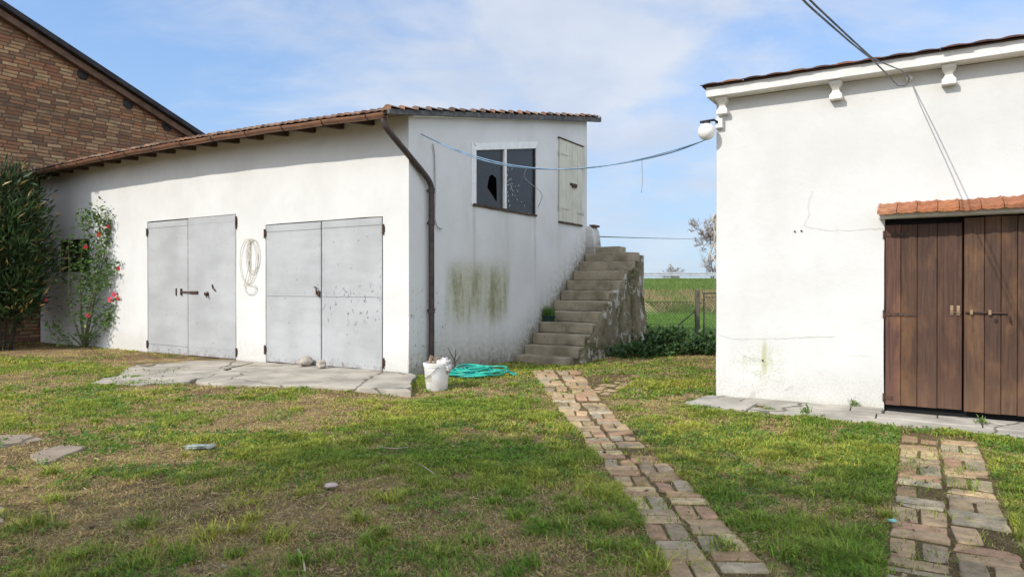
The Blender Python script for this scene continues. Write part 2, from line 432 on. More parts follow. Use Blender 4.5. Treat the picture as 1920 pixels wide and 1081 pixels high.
    hue = np.clip(fbm(x * 1.1, y * 1.1, 88, 3) * 1.8 - .45 + rng.normal(0, .18, n), 0, 1)[:, None]
    c = c1 * (1 - hue) + c2 * hue
    dry = (rng.random(n) < np.clip(.90 - 1.0 * g + .06, .12, .93))[:, None]
    V[:, 2:, 2] = np.where(dry, z[:, None] + (V[:, 2:, 2] - z[:, None]) * .62, V[:, 2:, 2])
    c = np.where(dry, c3 * rng.uniform(.45, 1.25, (n, 1)), c * rng.uniform(.4, 1.55, (n, 1)))
    o = np_mesh('grass', V.reshape(-1, 3), fn, Fi, np.repeat(c, 5, 0), M_GRASS)
    tag(o, 'short patchy lawn grass with tufts and dry blades', 'grass', kind='stuff')
    # clover and other small broad leaves
    m = 95000; y = np.concatenate([rng.uniform(2.9, 13, 48000), rng.uniform(2.9, 7.5, 47000)]); x = rng.uniform(-1, 1, m) * (.8 * y)
    k = (fbm(x * 1.6, y * 1.6, 91, 3) + rng.normal(0, .07, m) > .54) & (x < 6) & (green(x, y) > .22) & ~inpoly(x, y, APRON) & ~inpoly(x, y, PAVE) & ~inpoly(x, y, RBD) & ~inpoly(x, y, GAR) & ~inpoly(x, y, RPATH) & (np.abs(x - path_c(y)) > path_w(y) / 2 + .02) & ~inpoly(x, y, BRANCH)
    x = x[k]; y = y[k]; m = len(x); D = np.stack([rng.normal(size=m), rng.normal(size=m), rng.uniform(.0, .9, m)], 1)
    s = rng.uniform(.014, .030, m) * np.clip(y / 6, .8, 1.5)
    col = np.array((.10, .20, .034)) * rng.uniform(.6, 1.7, (m, 1))
    o = leaves('clover', np.stack([x, y, gz(x, y) + rng.uniform(.008, .03, m)], 1), D, s, s * .8, col, M_GRASS)
    tag(o, 'low broad leaved clover and weeds in the lawn', 'clover', kind='stuff')
build_grass()


# ------------------------------------------------------------------ brick paths
M_PBRICK = colmat('path_brick', .9, .38, 13, .8, .012)
BC = [(.47, .335, .205), (.50, .36, .215), (.42, .28, .17), (.46, .35, .21), (.38, .30, .20), (.52, .40, .24), (.44, .28, .18), (.42, .35, .245), (.45, .385, .27)]
def brick(mb, c, a, la, lb, z):
    """brick of size la (along a) x lb centred at c, uneven worn top"""
    a += random.gauss(0, .03); la *= random.uniform(.93, 1.02); lb *= random.uniform(.88, .99)
    ca, sa = math.cos(a), math.sin(a); k = random.choice(BC); q = random.uniform(.72, 1.08); mb.col = (k[0] * q * 1.13, k[1] * q * 1.08, k[2] * q * 1.02)
    tx, ty = random.gauss(0, .018), random.gauss(0, .018)
    def pt(u, v, zz): return (c[0] + ca * u - sa * v, c[1] + sa * u + ca * v, z + zz + tx * u + ty * v)
    n = 16; ring = []
    ph = random.uniform(0, 6)
    for i in range(n):
        t = 2 * math.pi * i / n; e = .17
        u = math.copysign(abs(math.cos(t)) ** e, math.cos(t)) * la / 2; v = math.copysign(abs(math.sin(t)) ** e, math.sin(t)) * lb / 2
        j = 1 + .035 * math.sin(3 * t + ph) + random.gauss(0, .016); ring.append((u * j, v * j))
    h = random.uniform(.003, .015)
    secs = [[pt(u, v, -.05) for u, v in ring], [pt(u, v, h - .010) for u, v in ring], [pt(u * .965, v * .94, h - .002) for u, v in ring], [pt(u * .88, v * .80, h + random.gauss(0, .0012)) for u, v in ring]]
    mb.loft(secs)


def build_paths():
    mb = MB(); y = 2.3; j = 0
    while y < 13.05:
        w_ = float(path_w(y)) / 2
        for s in (-1, 1):
            cx = float(path_c(y)) + s * w_ / 2 * 1.02 + random.gauss(0, .012); cy = y + (0 if s < 0 else .10) + random.gauss(0, .012)
            if random.random() < .05: continue
            if cy < 3.2: pass
            z = float(gz(cx, cy)); a = -.03
            if (j + (s > 0)) % 2 == 0:
                brick(mb, (cx, cy - w_ / 4), a, w_ * .95, w_ * .48, z); brick(mb, (cx, cy + w_ / 4), a, w_ * .95, w_ * .48, z)
            else:
                brick(mb, (cx - w_ / 4, cy), a + math.pi / 2, w_ * .97, w_ * .47, z); brick(mb, (cx + w_ / 4, cy), a + math.pi / 2, w_ * .97, w_ * .47, z)
        y += w_ * 1.01; j += 1
    # short branch towards the gate
    for i in range(7):
        for k in range(3):
            cx = 1.30 + i * .155 + k * .17 - .1; cy = 10.1 + i * .30 - k * .20
            if k == 2 and i in (1, 4): continue
            brick(mb, (cx, cy), 1.08 + math.pi / 2 * ((i + k) % 2 == 0), .27, .14 if (i + k) % 2 else .2, float(gz(cx, cy)) - .004)
    o = mb.build('brick_path', M_PBRICK, smooth=True, autos=40)
    tag(o, 'winding path of worn bricks leading to the stone stairs', 'path', kind='structure')
    mb = MB(); cell = .335; j = 0; b = -1.3
    while b < 4.0:
        for s in (-1, 1):
            bb = b + (.09 if s > 0 else 0); c = RP0 + RPN * (s * cell * .506) + RPD * bb
            ang = math.atan2(RPN.y, RPN.x)
            if bb > 3.86: continue
            z = float(gz(c.x, c.y))
            if (j + (s > 0)) % 2 == 0:
                for q in (-1, 1):
                    cc = c + RPD * (q * cell / 4); brick(mb, cc, ang, cell * .97, cell * .48, z)
            else:
                for q in (-1, 1):
                    cc = c + RPN * (q * cell / 4)
                    if random.random() < .06: continue
                    brick(mb, cc, ang + math.pi / 2, cell * .95, cell * .46, z)
        b += cell; j += 1
    o = mb.build('brick_path', M_PBRICK, smooth=True, autos=40)
    tag(o, 'straight basket weave brick path leading to the brown wooden doors', 'path', kind='structure')
build_paths()

# ------------------------------------------------------------------ concrete
def concrete(name, base, crackscale=.7):
    g = newmat(name, .9, None, 0, .2); co = g.co()
    n = g.noise(co, 1.6, 6, .6); n2 = g.noise(co, 14, 5, .65); n3 = g.noise(co, 120, 2, .5)
    c = g.mix(g.mr(n, .35, .68), base, tuple(v * .62 for v in base))
    c = g.mix(g.mr(n2, .55, .75, 0., .5), c, (.22, .19, .14))
    vd = g.vor(g.add(co, g.sc(g.noise(co, 3, 3, .5, 0, 1), (.25, .25, .25))), crackscale, 'DISTANCE_TO_EDGE')
    crack = g.mr(vd, .002, .012, 1., 0.)
    c = g.mix(g.mul(crack, .75), c, (.06, .055, .035))
    g.put(g.b.inputs['Base Color'], c)
    h = g.m('SUBTRACT', g.m('ADD', g.mul(n2, .6), g.mul(n3, .25)), g.mul(crack, 1.2))
    g.put(g.b.inputs['Normal'], g.bump(h, .45, .012)); return g.mat
M_CONC = concrete('apron_concrete', (.43, .385, .315), .45)
M_CONC2 = concrete('pavement_concrete', (.45, .41, .345), .5)
M_CONC3 = concrete('slab_concrete', (.33, .265, .195), .3)


def slab(name, poly, ztop, zbot, mat, jit=.03, step=.22):
    """slab with an uneven broken rim: poly in world xy, ztop(x,y)"""
    pts = []
    for i in range(len(poly)):
        a = Vector(poly[i]); b = Vector(poly[(i + 1) % len(poly)]); k = max(1, int((b - a).length / step))
        for t in range(k): pts.append(a.lerp(b, t / k))
    pts = [Vector((p.x + random.gauss(0, jit), p.y + random.gauss(0, jit))) for p in pts]
    mb = MB(); n = len(pts)
    top = [(p.x, p.y, ztop(p.x, p.y)) for p in pts]; bot = [(p.x, p.y, zbot) for p in pts]
    mb.add(top + bot, [tuple(range(n))] + [(i, n + i, n + (i + 1) % n, (i + 1) % n) for i in range(n)])
    return mb.build(name, mat, bevel=.012, seg=2)


def apron_z(x, y):
    d = (x - CG.x) * .528 + (y - CG.y) * .849; u = -((x - CG.x) * .849 - (y - CG.y) * .528)
    return -.004 + .008 * d - .012 * max(0, u)
o = slab('concrete_apron', APRON, apron_z, -.3, M_CONC); tag(o, 'cracked grey concrete apron before the right garage doors', 'pavement', kind='structure')
o = slab('concrete_apron', APRON2, lambda x, y: apron_z(x, y) - .004, -.3, M_CONC, .07)
tag(o, 'sunken mossy concrete apron before the left garage doors', 'pavement', kind='structure')


def build_pave():
    # strips of long slabs with open joints, each strip in one mesh
    mb = MB()
    def strip(y0, y1, cuts, z):
        for a, b in zip(cuts[:-1], cuts[1:]):
            mb.col = (.5, .5, .5); dz = random.gauss(0, .004)
            mb.box(a + .007, b - .007, y0 + .006, y1 - .006, -.3, z + dz)
    strip(-.88, -.60, [.62, 1.45, 2.72, 3.9, 5.0, 6.5], -.035); strip(-.60, -.30, [.75, 2.0, 3.02, 4.4, 6.5], -.022); strip(-.30, -.005, [.4, 1.7, 2.05], -.008)
    strip(-.30, -.005, [3.7, 5, 6.5], -.008); strip(-.30, -.03, [2.06, 2.6, 3.02, 3.7], -.022)
    pave = mb.build('pavement', M_CONC2, bevel=.012, wob=.012, wfr=2.3, cut=.25); pave.location = CRB; pave.rotation_euler = (0, 0, TH)
    tag(pave, 'narrow pavement of grey slabs along the white outbuilding', 'pavement', kind='structure')
    poly = [tuple(rw(*q)[:2]) for q in [(-.08, -.005), (-.16, -.45), (-.22, -.72), (-.02, -.86), (.6, -.90), (.61, -.32), (.39, -.30), (.39, -.005)]]
    o = slab('pavement', poly, lambda x, y: -.02, -.3, M_CONC2, .012, .12); tag(o, 'broken end of concrete pavement at the outbuilding corner', 'pavement', kind='structure')
build_pave()
for i, (pv, lab) in enumerate(zip(PAVERS, ['grey paving slab set in the lawn with its corner pointing right', 'larger grey paving slab sunk at the left edge of the lawn', 'small pale paving slab in bare soil at bottom left'])):
    c = Vector((sum(p[0] for p in pv) / len(pv), sum(p[1] for p in pv) / len(pv)))
    gzc = float(gz(c.x, c.y)); o = slab('paving_slab', pv, lambda x, y: gzc + .014, -.2, M_CONC3, .012, .14); tag(o, lab, 'paving slab', 'paving slabs in the lawn')

# ------------------------------------------------------------------ plaster
def plaster(name, garage):
    g = newmat(name, .92, None, 0, .15); co = g.co(); x, y, z = g.sep(co)
    n1 = g.noise(co, .8, 5, .6); n2 = g.noise(co, 5.5, 6, .65); n3 = g.noise(co, 45, 4, .6)
    c = g.mix(g.mr(n1, .35, .7), (.625, .62, .598), (.565, .558, .532))
    c = g.mix(g.mr(n2, .56, .78, 0., .5), c, (.55, .535, .49))
    streak = g.noise(g.sc(co, (7, 7, .45)), 1.3, 5, .65)
    c = g.mix(g.mr(streak, .58, .8, 0., .28), c, (.56, .55, .49))
    # splash dirt at the foot
    foot = g.mul(g.mr(g.m('SUBTRACT', z, g.mul(n2, .5)), -.25, .32, 1., 0.), g.mr(n3, .3, .7))
    c = g.mix(g.mul(foot, .5), c, (.37, .32, .24))
    chips = g.mul(g.mr(g.noise(co, 3.3, 5, .7, .6), .63, .66), g.mr(z, .1, .5, 1., 0.))
    c = g.mix(g.mul(chips, .6), c, (.40, .37, .32))
    h = g.m('ADD', g.mul(n1, 1.4), g.m('ADD', g.mul(n2, .35), g.mul(n3, .12)))
    if garage:
        side = g.mr(x, -.03, -.01)
        sn = g.noise(g.comb(g.mul(y, 3.2), 0., g.mul(z, .5)), 1., 6, .66, .35); sm = g.noise(g.comb(y, 0., z), 9, 4, .65)
        dens = g.mul(g.box(y, 1.15, 3.2, .22), g.box(g.m('ADD', z, g.mul(sn, .55)), 1.15, 2.15, .30))
        st = g.mul(dens, g.mr(g.m('ADD', g.mul(sn, .6), g.mul(sm, .25)), .12, .52))
        c = g.mix(g.mul(side, st, .80), c, (.34, .325, .18))
        st2 = g.mul(dens, g.mr(g.m('ADD', sn, g.mul(sm, .35)), .58, .85)); c = g.mix(g.mul(side, st2, .62), c, (.155, .15, .075))
        # run-off below the window ends, the shutter and the far corner
        run = None
        for yc, wd, z1, k in ((2.0, .05, 3.15, .8), (4.42, .04, 3.15, .9), (3.2, .25, 3.15, .45), (5.55, .10, 3.0, .4), (6.95, .14, 5.2, .95), (1.75, .1, 3.6, .3)):
            b = g.mul(g.box(g.m('ADD', y, g.mul(sm, .06)), yc - wd, yc + wd, wd), g.mr(z, z1 - .1, z1, 1., 0.), g.mr(z, z1 - 2.6, z1 - .6), k)
            run = b if run is None else g.m('MAXIMUM', run, b)
        c = g.mix(g.mul(side, run, g.mr(sn, .3, .65), .62), c, (.30, .30, .19))
        # damp grime rising from the ground and along the stairs
        line = g.mr(y, 1.6, 7.2, .12, 2.75)
        line = g.m('MAXIMUM', .08, g.m('ADD', -.85, g.mul(g.m('SUBTRACT', y, 2.25), .70)))
        gr = g.mr(g.m('SUBTRACT', g.m('SUBTRACT', z, line), g.mul(g.m('ADD', sn, g.mul(sm, .5)), .7)), -.85, .25, 1., 0.)
        c = g.mix(g.mul(side, gr, g.mr(sm, .1, .75), .75), c, (.25, .23, .165))
        dk = g.mr(g.m('SUBTRACT', g.m('SUBTRACT', z, line), g.mul(sm, .6)), -.70, -.12, 1., 0.)
        c = g.mix(g.mul(side, dk, g.mr(sn, .1, .6), .85), c, (.09, .083, .055))
        # flaked spots at the corner by the downpipe
        fl = g.mul(g.mr(g.noise(g.comb(g.mul(y, 1.8), 0., z), 13, 4, .6, .8), .62, .66), g.box(y, -.1, 1.2, .2), g.mr(z, .9, 1.9, 1., 0.))
        c = g.mix(g.mul(side, fl, .85), c, (.13, .12, .10)); h = g.m('SUBTRACT', h, g.mul(fl, .6))
    else:
        blot = g.mul(g.box(g.m('ADD', x, g.mul(n2, .3)), .42, 1.05, .12), g.box(g.m('ADD', z, g.mul(n2, .3)), .35, .85, .12), g.mr(n3, .35, .65), g.mr(n2, .42, .6))
        c = g.mix(g.mul(blot, .55), c, (.36, .36, .21))
        gs = g.mul(g.box(x, .58, .72, .05), g.box(z, .35, .75, .1), g.mr(streak, .35, .6)); c = g.mix(g.mul(gs, .75), c, (.33, .34, .10))
        fy = g.mul(g.box(g.m('ADD', z, g.mul(n2, .25)), -.1, .13, .07), g.mr(n1, .3, .6)); c = g.mix(g.mul(fy, .4), c, (.42, .42, .26))
    g.put(g.b.inputs['Base Color'], c)
    g.put(g.b.inputs['Normal'], g.bump(h, .38, .03)); return g.mat
M_PLG = plaster('garage_plaster', True); M_PLR = plaster('outbuilding_plaster', False)


def panel(mb, xs, rows, holes, to3, depth, cell=.4):
    """wall panel: xs column lines, rows list of z(x) functions, holes (i0,i1,j0,j1) column/row spans; to3(x,z,d)"""
    hs = set()
    for i0, i1, j0, j1 in holes:
        for i in range(i0, i1):
            for j in range(j0, j1): hs.add((i, j))
    for i in range(len(xs) - 1):
        for j in range(len(rows) - 1):
            if (i, j) in hs: continue
            nx = max(1, int(abs(xs[i + 1] - xs[i]) / cell)); zz = abs(rows[j + 1](xs[i]) - rows[j](xs[i])); nz = max(1, int(zz / cell))
            for a in range(nx):
                for b in range(nz):
                    q = []
                    for s, t in ((a, b), (a + 1, b), (a + 1, b + 1), (a, b + 1)):
                        x = xs[i] + (xs[i + 1] - xs[i]) * s / nx; z = rows[j](x) + (rows[j + 1](x) - rows[j](x)) * t / nz; q.append(to3(x, z, 0))
                    mb.quad(*q)
    for i0, i1, j0, j1 in holes:
        x0, x1 = xs[i0], xs[i1]; A = [(x0, rows[j0](x0)), (x1, rows[j0](x1)), (x1, rows[j1](x1)), (x0, rows[j1](x0))]
        for k in range(4):
            p, q = A[k], A[(k + 1) % 4]; mb.quad(to3(*p, 0), to3(*q, 0), to3(*q, depth), to3(*p, depth))


# ------------------------------------------------------------------ materials shared
M_COPPER = simple('gutter_copper', (.30, .15, .085), .5, .5, 3, .35, .1, .4, (.15, .085, .06))
M_PIPE = simple('downpipe_brown', (.060, .040, .034), .5, .4, 9, 0, .12, .4)
M_RUST = simple('rusty_iron', (.10, .055, .035), .75, .5, 25, .2, .3, .3, (.05, .035, .03))
M_IRON = simple('dark_iron', (.035, .033, .032), .6, .4, 20, .3, .2)
M_RAFT = simple('rafter_wood', (.085, .055, .035), .85, .5, 8, 0, .3)
M_DECK = simple('deck_boards', (.20, .15, .10), .9, .4, 5, 0, .3)
M_TAR = simple('tarred_verge_board', (.055, .055, .058), .8, .5, 7, 0, .3, .3, (.14, .13, .12))
M_TILE = colmat('roof_tile', .9, .5, 9, .5, .01)
M_TERRA = colmat('terracotta_tile', .85, .45, 11, .4, .006)
M_WHITEF = simple('white_paint', (.74, .735, .71), .6, .18, 5, 0, .1, .3, (.66, .65, .61))
M_CREAMW = simple('mortar_white', (.76, .75, .71), .9, .15, 4, 0, .3)
M_DARK = newmat('painted_interior_shade', .95, (.012, .012, .013)).mat  # near-black colour painted for the unlit inside behind the doors


def zinc():
    g = newmat('grey_door_paint', .48, None, .0, .45); co = g.co(); x, y, z = g.sep(co)
    n = g.noise(co, 1.1, 4, .5); n2 = g.noise(co, 6, 6, .65); st = g.noise(g.sc(co, (9, 9, .5)), 1.5, 5, .7)
    c = g.mix(g.mr(n, .35, .65), (.345, .350, .352), (.405, .410, .412))
    c = g.mix(g.mr(st, .55, .85, 0., .3), c, (.33, .338, .345))
    big = g.noise(g.sc(co, (1.3, 1, .8)), 7.5, 4, .6, .6)
    right = g.box(x, -2.15, -.65, .05)
    chip = g.mul(g.mr(big, .615, .63), right, g.box(z, .75, 1.45, .25))
    small = g.mr(g.noise(co, 17, 3, .6, .4), .685, .70)
    edge = g.mul(g.mr(g.noise(co, 14, 4, .6), .60, .63), g.m('MAXIMUM', g.mr(z, .02, .18, 1., 0.), g.mul(g.box(z, 1.24, 1.36, .03), right)))
    ch = g.m('MAXIMUM', g.m('MAXIMUM', chip, g.mul(small, .8)), edge)
    lines = None
    for zc, mk in ((1.287, right), (2.585, right), (2.838, g.box(x, -8., -6.42, .01)), (.128, g.box(x, -8., -6.42, .01)), (1.287, g.box(x, -3.8, -2.18, .005)), (2.578, g.box(x, -3.8, -2.18, .005))):
        l = g.mul(g.mr(g.m('ABSOLUTE', g.m('SUBTRACT', g.m('ADD', z, g.mul(n2, .008)), zc + .004)), .004, .009, 1., 0.), mk); lines = l if lines is None else g.m('MAXIMUM', lines, l)
    ch = g.m('MAXIMUM', ch, g.mul(lines, .75))
    c = g.mix(ch, c, (.15, .155, .165))
    rust = g.mul(g.mr(z, -.05, .10, 1., 0.), g.mr(n2, .45, .62)); c = g.mix(g.mul(rust, .6), c, (.17, .105, .07))
    g.put(g.b.inputs['Base Color'], c)
    g.put(g.b.inputs['Roughness'], g.mr(n2, .3, .7, .42, .62))
    # dented sheet: long soft horizontal waves
    wv = g.noise(g.sc(co, (.8, .8, 1.7)), 1.3, 2, .4)
    g.put(g.b.inputs['Normal'], g.bump(g.m('SUBTRACT', g.m('ADD', g.mul(wv, 1.), g.mul(n2, .02)), g.mul(ch, .03)), .6, .06)); return g.mat
M_ZINC = zinc()


def glassmat(name, a=.8):
    g = newmat(name, .22, None, 0, .5); co = g.co(); n = g.noise(g.sc(co, (1, 2, .8)), 3.2, 5, .65)
    g.put(g.b.inputs['Base Color'], g.mix(g.mr(n, .3, .75), (.020, .021, .024), (.055, .055, .056)))
    g.put(g.b.inputs['Roughness'], g.mr(n, .3, .7, .18, .5))
    t = g.n('BsdfTransparent'); t.inputs[0].default_value = (.75, .77, .8, 1); ms = g.n('MixShader'); ms.inputs[0].default_value = a
    g.L(t.outputs[0], ms.inputs[1]); g.L(g.b.outputs[0], ms.inputs[2]); g.L(ms.outputs[0], g.out.inputs[0]); return g.mat
M_GLASS = glassmat('dusty_glass', .82)


def tiles(mb, x0, x1, y0, y1, zf, px=.215, py=.34, rise=.055, lift=.03, edge=None, cols=None):
    """half round clay tiles: columns along x, courses up the slope y; zf(x,y) bed height"""
    cols = cols or [(.30, .15, .09), (.26, .13, .085), (.35, .19, .115), (.22, .14, .10), (.17, .13, .105), (.33, .22, .15), (.28, .18, .13)]
    nx = int(round((x1 - x0) / px)); ny = int(round((y1 - y0) / py)); px = (x1 - x0) / nx; py = (y1 - y0) / ny
    prof = [(-.5, 0.), (-.36, .12), (-.24, .62), (-.12, .93), (0, 1.), (.12, .93), (.24, .62), (.36, .12), (.5, 0.)]
    for i in range(nx):
        xc = x0 + (i + .5) * px; last = edge and i >= nx - 1
        for j in range(ny):
            k = random.choice(cols); q = random.uniform(.6, 1.15); mb.col = tuple(v * q for v in k)
            ya = y0 + j * py + random.gauss(0, .012); yb = y0 + (j + 1) * py + .03; lf = (edge if last else lift) * random.uniform(.7, 1.25); jx = random.gauss(0, .006)
            vs = []
            for t in range(3):
                for a, b in prof:
                    x = xc + a * px * (1.04 if t < 2 else .95) + jx; yy = ya if t < 2 else yb
                    z = zf(x, yy) + b * rise + (lf if t < 2 else 0) - (.035 if t == 0 else 0)
                    if t == 0: z = zf(x, yy) + max(0, b * rise + lf - .02) * .0 + (.0 if b < .3 else b * rise * .35)
                    vs.append((x, yy, z))
            n = len(prof)
            mb.add(vs, [(t * n + s, t * n + s + 1, (t + 1) * n + s + 1, (t + 1) * n + s) for t in range(2) for s in range(n - 1)])


# ------------------------------------------------------------------ GARAGE
def bow(x): u = -x; return .0395 * u - .0027 * u * u
def zroof(x, y): return 4.46 + .193 * y + bow(min(x, 0.))
garage = empty('garage', CG, TH); GO = (0, 0, 0)
tag(garage, 'long white rendered garage with grey metal doors and sloping tiled roof', 'garage')
def zw(v): return lambda x: v


def build_garage():
    mb = MB()
    xs = [-13.2, -12.2, -10.61, -7.99, -4.715, -3.78, -.60, 0]
    rows = [zw(-.5), zw(-.075), zw(1.85), zw(2.70), zw(2.73), zw(3.0), lambda x: zroof(x, 0) - .002]
    panel(mb, xs, rows, [(5, 6, 1, 4), (3, 4, 1, 5), (1, 2, 2, 3)], lambda x, z, d: (x, d, z), .14)
    ys = [0, 1.951, 4.43, 7.1]
    rws = [zw(-.5), zw(3.12), lambda y: 4.27 + (y - 1.951) * .185, lambda y: zroof(0, y) - .002]
    panel(mb, ys, rws, [(1, 2, 1, 2)], lambda y, z, d: (-d, y, z), .16)
    mb.quad((-13.2, 0, -.5), (-13.2, 7.1, -.5), (-13.2, 7.1, zroof(-13.2, 7.1)), (-13.2, 0, zroof(-13.2, 0)))
    mb.quad((0, 7.1, -.5), (-13.2, 7.1, -.5), (-13.2, 7.1, zroof(-13.2, 7.1)), (0, 7.1, zroof(0, 7.1)))
    bm_o = mb.build('wall', M_PLG, garage, wob=.011, wfr=1.1)
    # short stub wall at the far corner behind the stairs
    mb = MB(); mb.loft([[(-.25, 7.08, z0), (.0 + w_, 7.08, z0), (.0 + w_, 7.5, z0), (-.25, 7.5, z0)] for z0, w_ in ((-.3, .3), (1.5, .26), (2.6, .22), (2.95, .17), (3.05, .10))])
    mb.build('corner_buttress', M_PLG, garage, bevel=.02, wob=.02, wfr=3, cut=.3)
    mb = MB((.12, .07, .05)); mb.box(.06, .21, 7.1, 7.45, 3.03, 3.085); mb.build('coping_tile', M_TILE, garage, bevel=.01)
    # dark floor so the inside stays dark
    # roof deck, tiles, verge
    mb = MB(); n = 24
    for i in range(n):
        xa = -13.35 + 13.47 * i / n; xb = -13.35 + 13.47 * (i + 1) / n
        mb.add([(x, y, zroof(x, y) + dz) for dz in (0, .045) for x, y in ((xa, -.60), (xb, -.60), (xb, 7.55), (xa, 7.55))],
               [(0, 3, 2, 1), (4, 5, 6, 7), (0, 1, 5, 4), (2, 3, 7, 6)] + ([(3, 0, 4, 7)] if i == 0 else []) + ([(1, 2, 6, 5)] if i == n - 1 else []))
    mb.build('roof_deck', M_DECK, garage)
    mb = MB(); tiles(mb, -13.4, .20, -.67, 7.62, lambda x, y: zroof(x, y) + .05, edge=.05, rise=.042, lift=.016, px=.185)
    mb.build('roof_tiles', M_TILE, garage, smooth=True, autos=50)
    mb = MB(); mb.prism([(-.68, zroof(0, -.68) - .03), (7.62, zroof(0, 7.62) - .075), (7.62, zroof(0, 7.62) + .052), (-.68, zroof(0, -.68) + .055)], lambda a, b, d: (d, a, b), .122, .172)
    mb.build('verge_board', M_TAR, garage, bevel=.006, wob=.012, wfr=1.7, cut=.4)
    mb = MB(); mb.prism([(-.02, zroof(0, 0) - .05), (7.1, zroof(0, 7.1) - .05), (7.1, zroof(0, 7.1) - .002), (-.02, zroof(0, 0) - .002)], lambda a, b, d: (d, a, b), .004, .118)
    mb.build('verge_mortar', M_CREAMW, garage, wob=.008, wfr=3, cut=.25)
    # rafter tails
    for k in range(17):
        x = -.85 - k * .757; mb = MB(); z1 = zroof(x, 0)
        mb.prism([(-.51, zroof(x, -.51) - .075), (-.51, zroof(x, -.51) - .003), (.02, z1 - .003), (.02, z1 - .115)], lambda a, b, d: (d, a, b), x - .05, x + .05)
        mb.build('rafter', M_RAFT, garage, bevel=.004)
    # gutter
    mb = MB(); secs_i = []; N = 60
    prof = [(math.cos(a), math.sin(a)) for a in [math.pi + math.pi * t / 10 for t in range(11)]]
    rr = .078
    ring = [(rr * c, rr * s) for c, s in prof] + [((rr - .006) * c, (rr - .006) * s) for c, s in prof[::-1]]
    secs = []
    for i in range(N + 1):
        x = -13.38 + 13.42 * i / N; zc = zroof(x, -.6) + .005 - .018 * math.sin(i * .9) * .3
        secs.append([(x, -.625 + a, zc + b) for a, b in ring])
    mb.loft(secs); gut = mb.build('gutter', M_COPPER, garage, smooth=True, autos=40)
    for k in range(13):
        x = -.35 - k * 1.05; mb = MB(); zc = zroof(x, -.6) + .005
        mb.tube([(x, -.625 + (rr + .006) * math.cos(a), zc + (rr + .006) * math.sin(a)) for a in [math.pi + math.pi * t / 8 for t in range(9)]] + [(x, -.50, zc + .012)], .008, 5)
        mb.build('bracket', M_IRON, gut)
    # downpipe
    mb = MB(); z0 = zroof(0, -.6) - .06
    pts = [(-.03, -.60, z0 + .03), (-.03, -.60, z0 - .07), (-.015, -.57, z0 - .16), (.085, .40, 3.42), (.095, .50, 3.28), (.095, .505, 3.10), (.095, .505, .02)]
    sm = []
    for i in range(len(pts) - 1):
        a, b = Vector(pts[i]), Vector(pts[i + 1])
        for t in range(6): sm.append(a.lerp(b, t / 6))
    sm.append(Vector(pts[-1]))
    for _ in range(2): sm = [sm[0]] + [(sm[i - 1] + sm[i] * 2 + sm[i + 1]) / 4 for i in range(1, len(sm) - 1)] + [sm[-1]]
    mb.tube(sm, .052, 14); pipe = mb.build('downpipe', M_PIPE, garage, smooth=True, autos=60)
    for zc, nm in ((2.62, 'pipe_collar'), (1.05, 'pipe_collar'), (3.2, 'pipe_collar')):
        mb = MB(); mb.lathe([(.055, -.045), (.062, -.04), (.062, .04), (.055, .045)], (.095, .505, zc), 14); mb.box(.0, .05, .49, .52, zc - .015, zc + .015)
        mb.build(nm, M_PIPE, pipe, smooth=True, autos=40)
    # garage doors: four leaves
    def leaf(x0, x1, z0, z1, kind):
        mb = MB(); Y0 = .012; mb.box(x0, x1, Y0, .05, z0, z1)
        mb.box(x0 + .004, x1 - .004, Y0 - .004, Y0 - .0005, z1 - .14, z1 - .004)
        if kind in (2, 3):
            mb.box(x0 + .003, x1 - .003, Y0 - .005, Y0 - .0005, z0 + .004, 1.285); mb.box(x0 + .003, x1 - .003, Y0 - .003, Y0 - .0005, 1.289, z1 - .144)
        else:
            mb.box(x0 + .003, x1 - .003, Y0 - .004, Y0 - .0005, z0 + .19, z1 - .144); mb.box(x0 + .003, x1 - .003, Y0 - .006, Y0 - .0005, z0 + .003, z0 + .186)
        rv = mb
        def rivet(x, z): rv.lathe([(.011, 0), (.008, .005), (.002, .007)], (0, 0, 0), 6); b = len(rv.v) - 18; rv.v[b:] = [(x + p[0], Y0 - .004 - p[2], z + p[1]) for p in rv.v[b:]]
        k = int((z1 - z0) / .16)
        for i in range(k):
            zz = z0 + .08 + i * .16
            for xx in (x0 + .035, x1 - .035):
                if random.random() < .8: rivet(xx, zz)
        for i in range(int((x1 - x0) / .13)):
            if kind == 2 or random.random() < .6: rivet(x0 + .08 + i * .13, 1.36 if kind in (2, 3) else z1 - .07)
        return mb.build('door', M_ZINC, garage)
    LL = leaf(-7.985, -6.424, -.06, 2.975, 0); LR = leaf(-6.410, -4.742, -.05, 2.992, 1)
    RL = leaf(-3.765, -2.188, -.035, 2.715, 2); RR = leaf(-2.160, -.632, -.02, 2.72, 3)
    mb = MB(); mb.box(-7.99, -4.715, .06, .10, -.075, 3.0); mb.build('gap_shade_sheet', M_DARK, garage); mb = MB(); mb.box(-3.78, -.60, .06, .10, -.075, 2.73); mb.build('gap_shade_sheet', M_DARK, garage)  # near-black sheets paint the unlit inside seen through the leaf gaps
    for o, xh, zs in ((LL, -8.0, (.12, 2.75)), (LR, -4.70, (.10, 2.78, 2.86)), (RL, -3.79, (.2, 2.55)), (RR, -.585, (.12, 2.5))):
        for zc in zs:
            mb = MB(); mb.tube([(xh, -.012, zc - .09), (xh, -.012, zc + .09)], .02, 8); mb.box(xh - .035, xh + .035, -.008, .012, zc - .05, zc + .05); mb.build('hinge', M_RUST, o, smooth=True, autos=40)
    mb = MB(); mb.tube([(-6.62, -.022, 1.36), (-6.05, -.022, 1.345)], .017, 8); mb.box(-6.32, -6.04, -.018, .006, 1.315, 1.378); mb.box(-6.66, -6.63, -.03, .006, 1.28, 1.43); mb.build('bolt', M_RUST, LL)
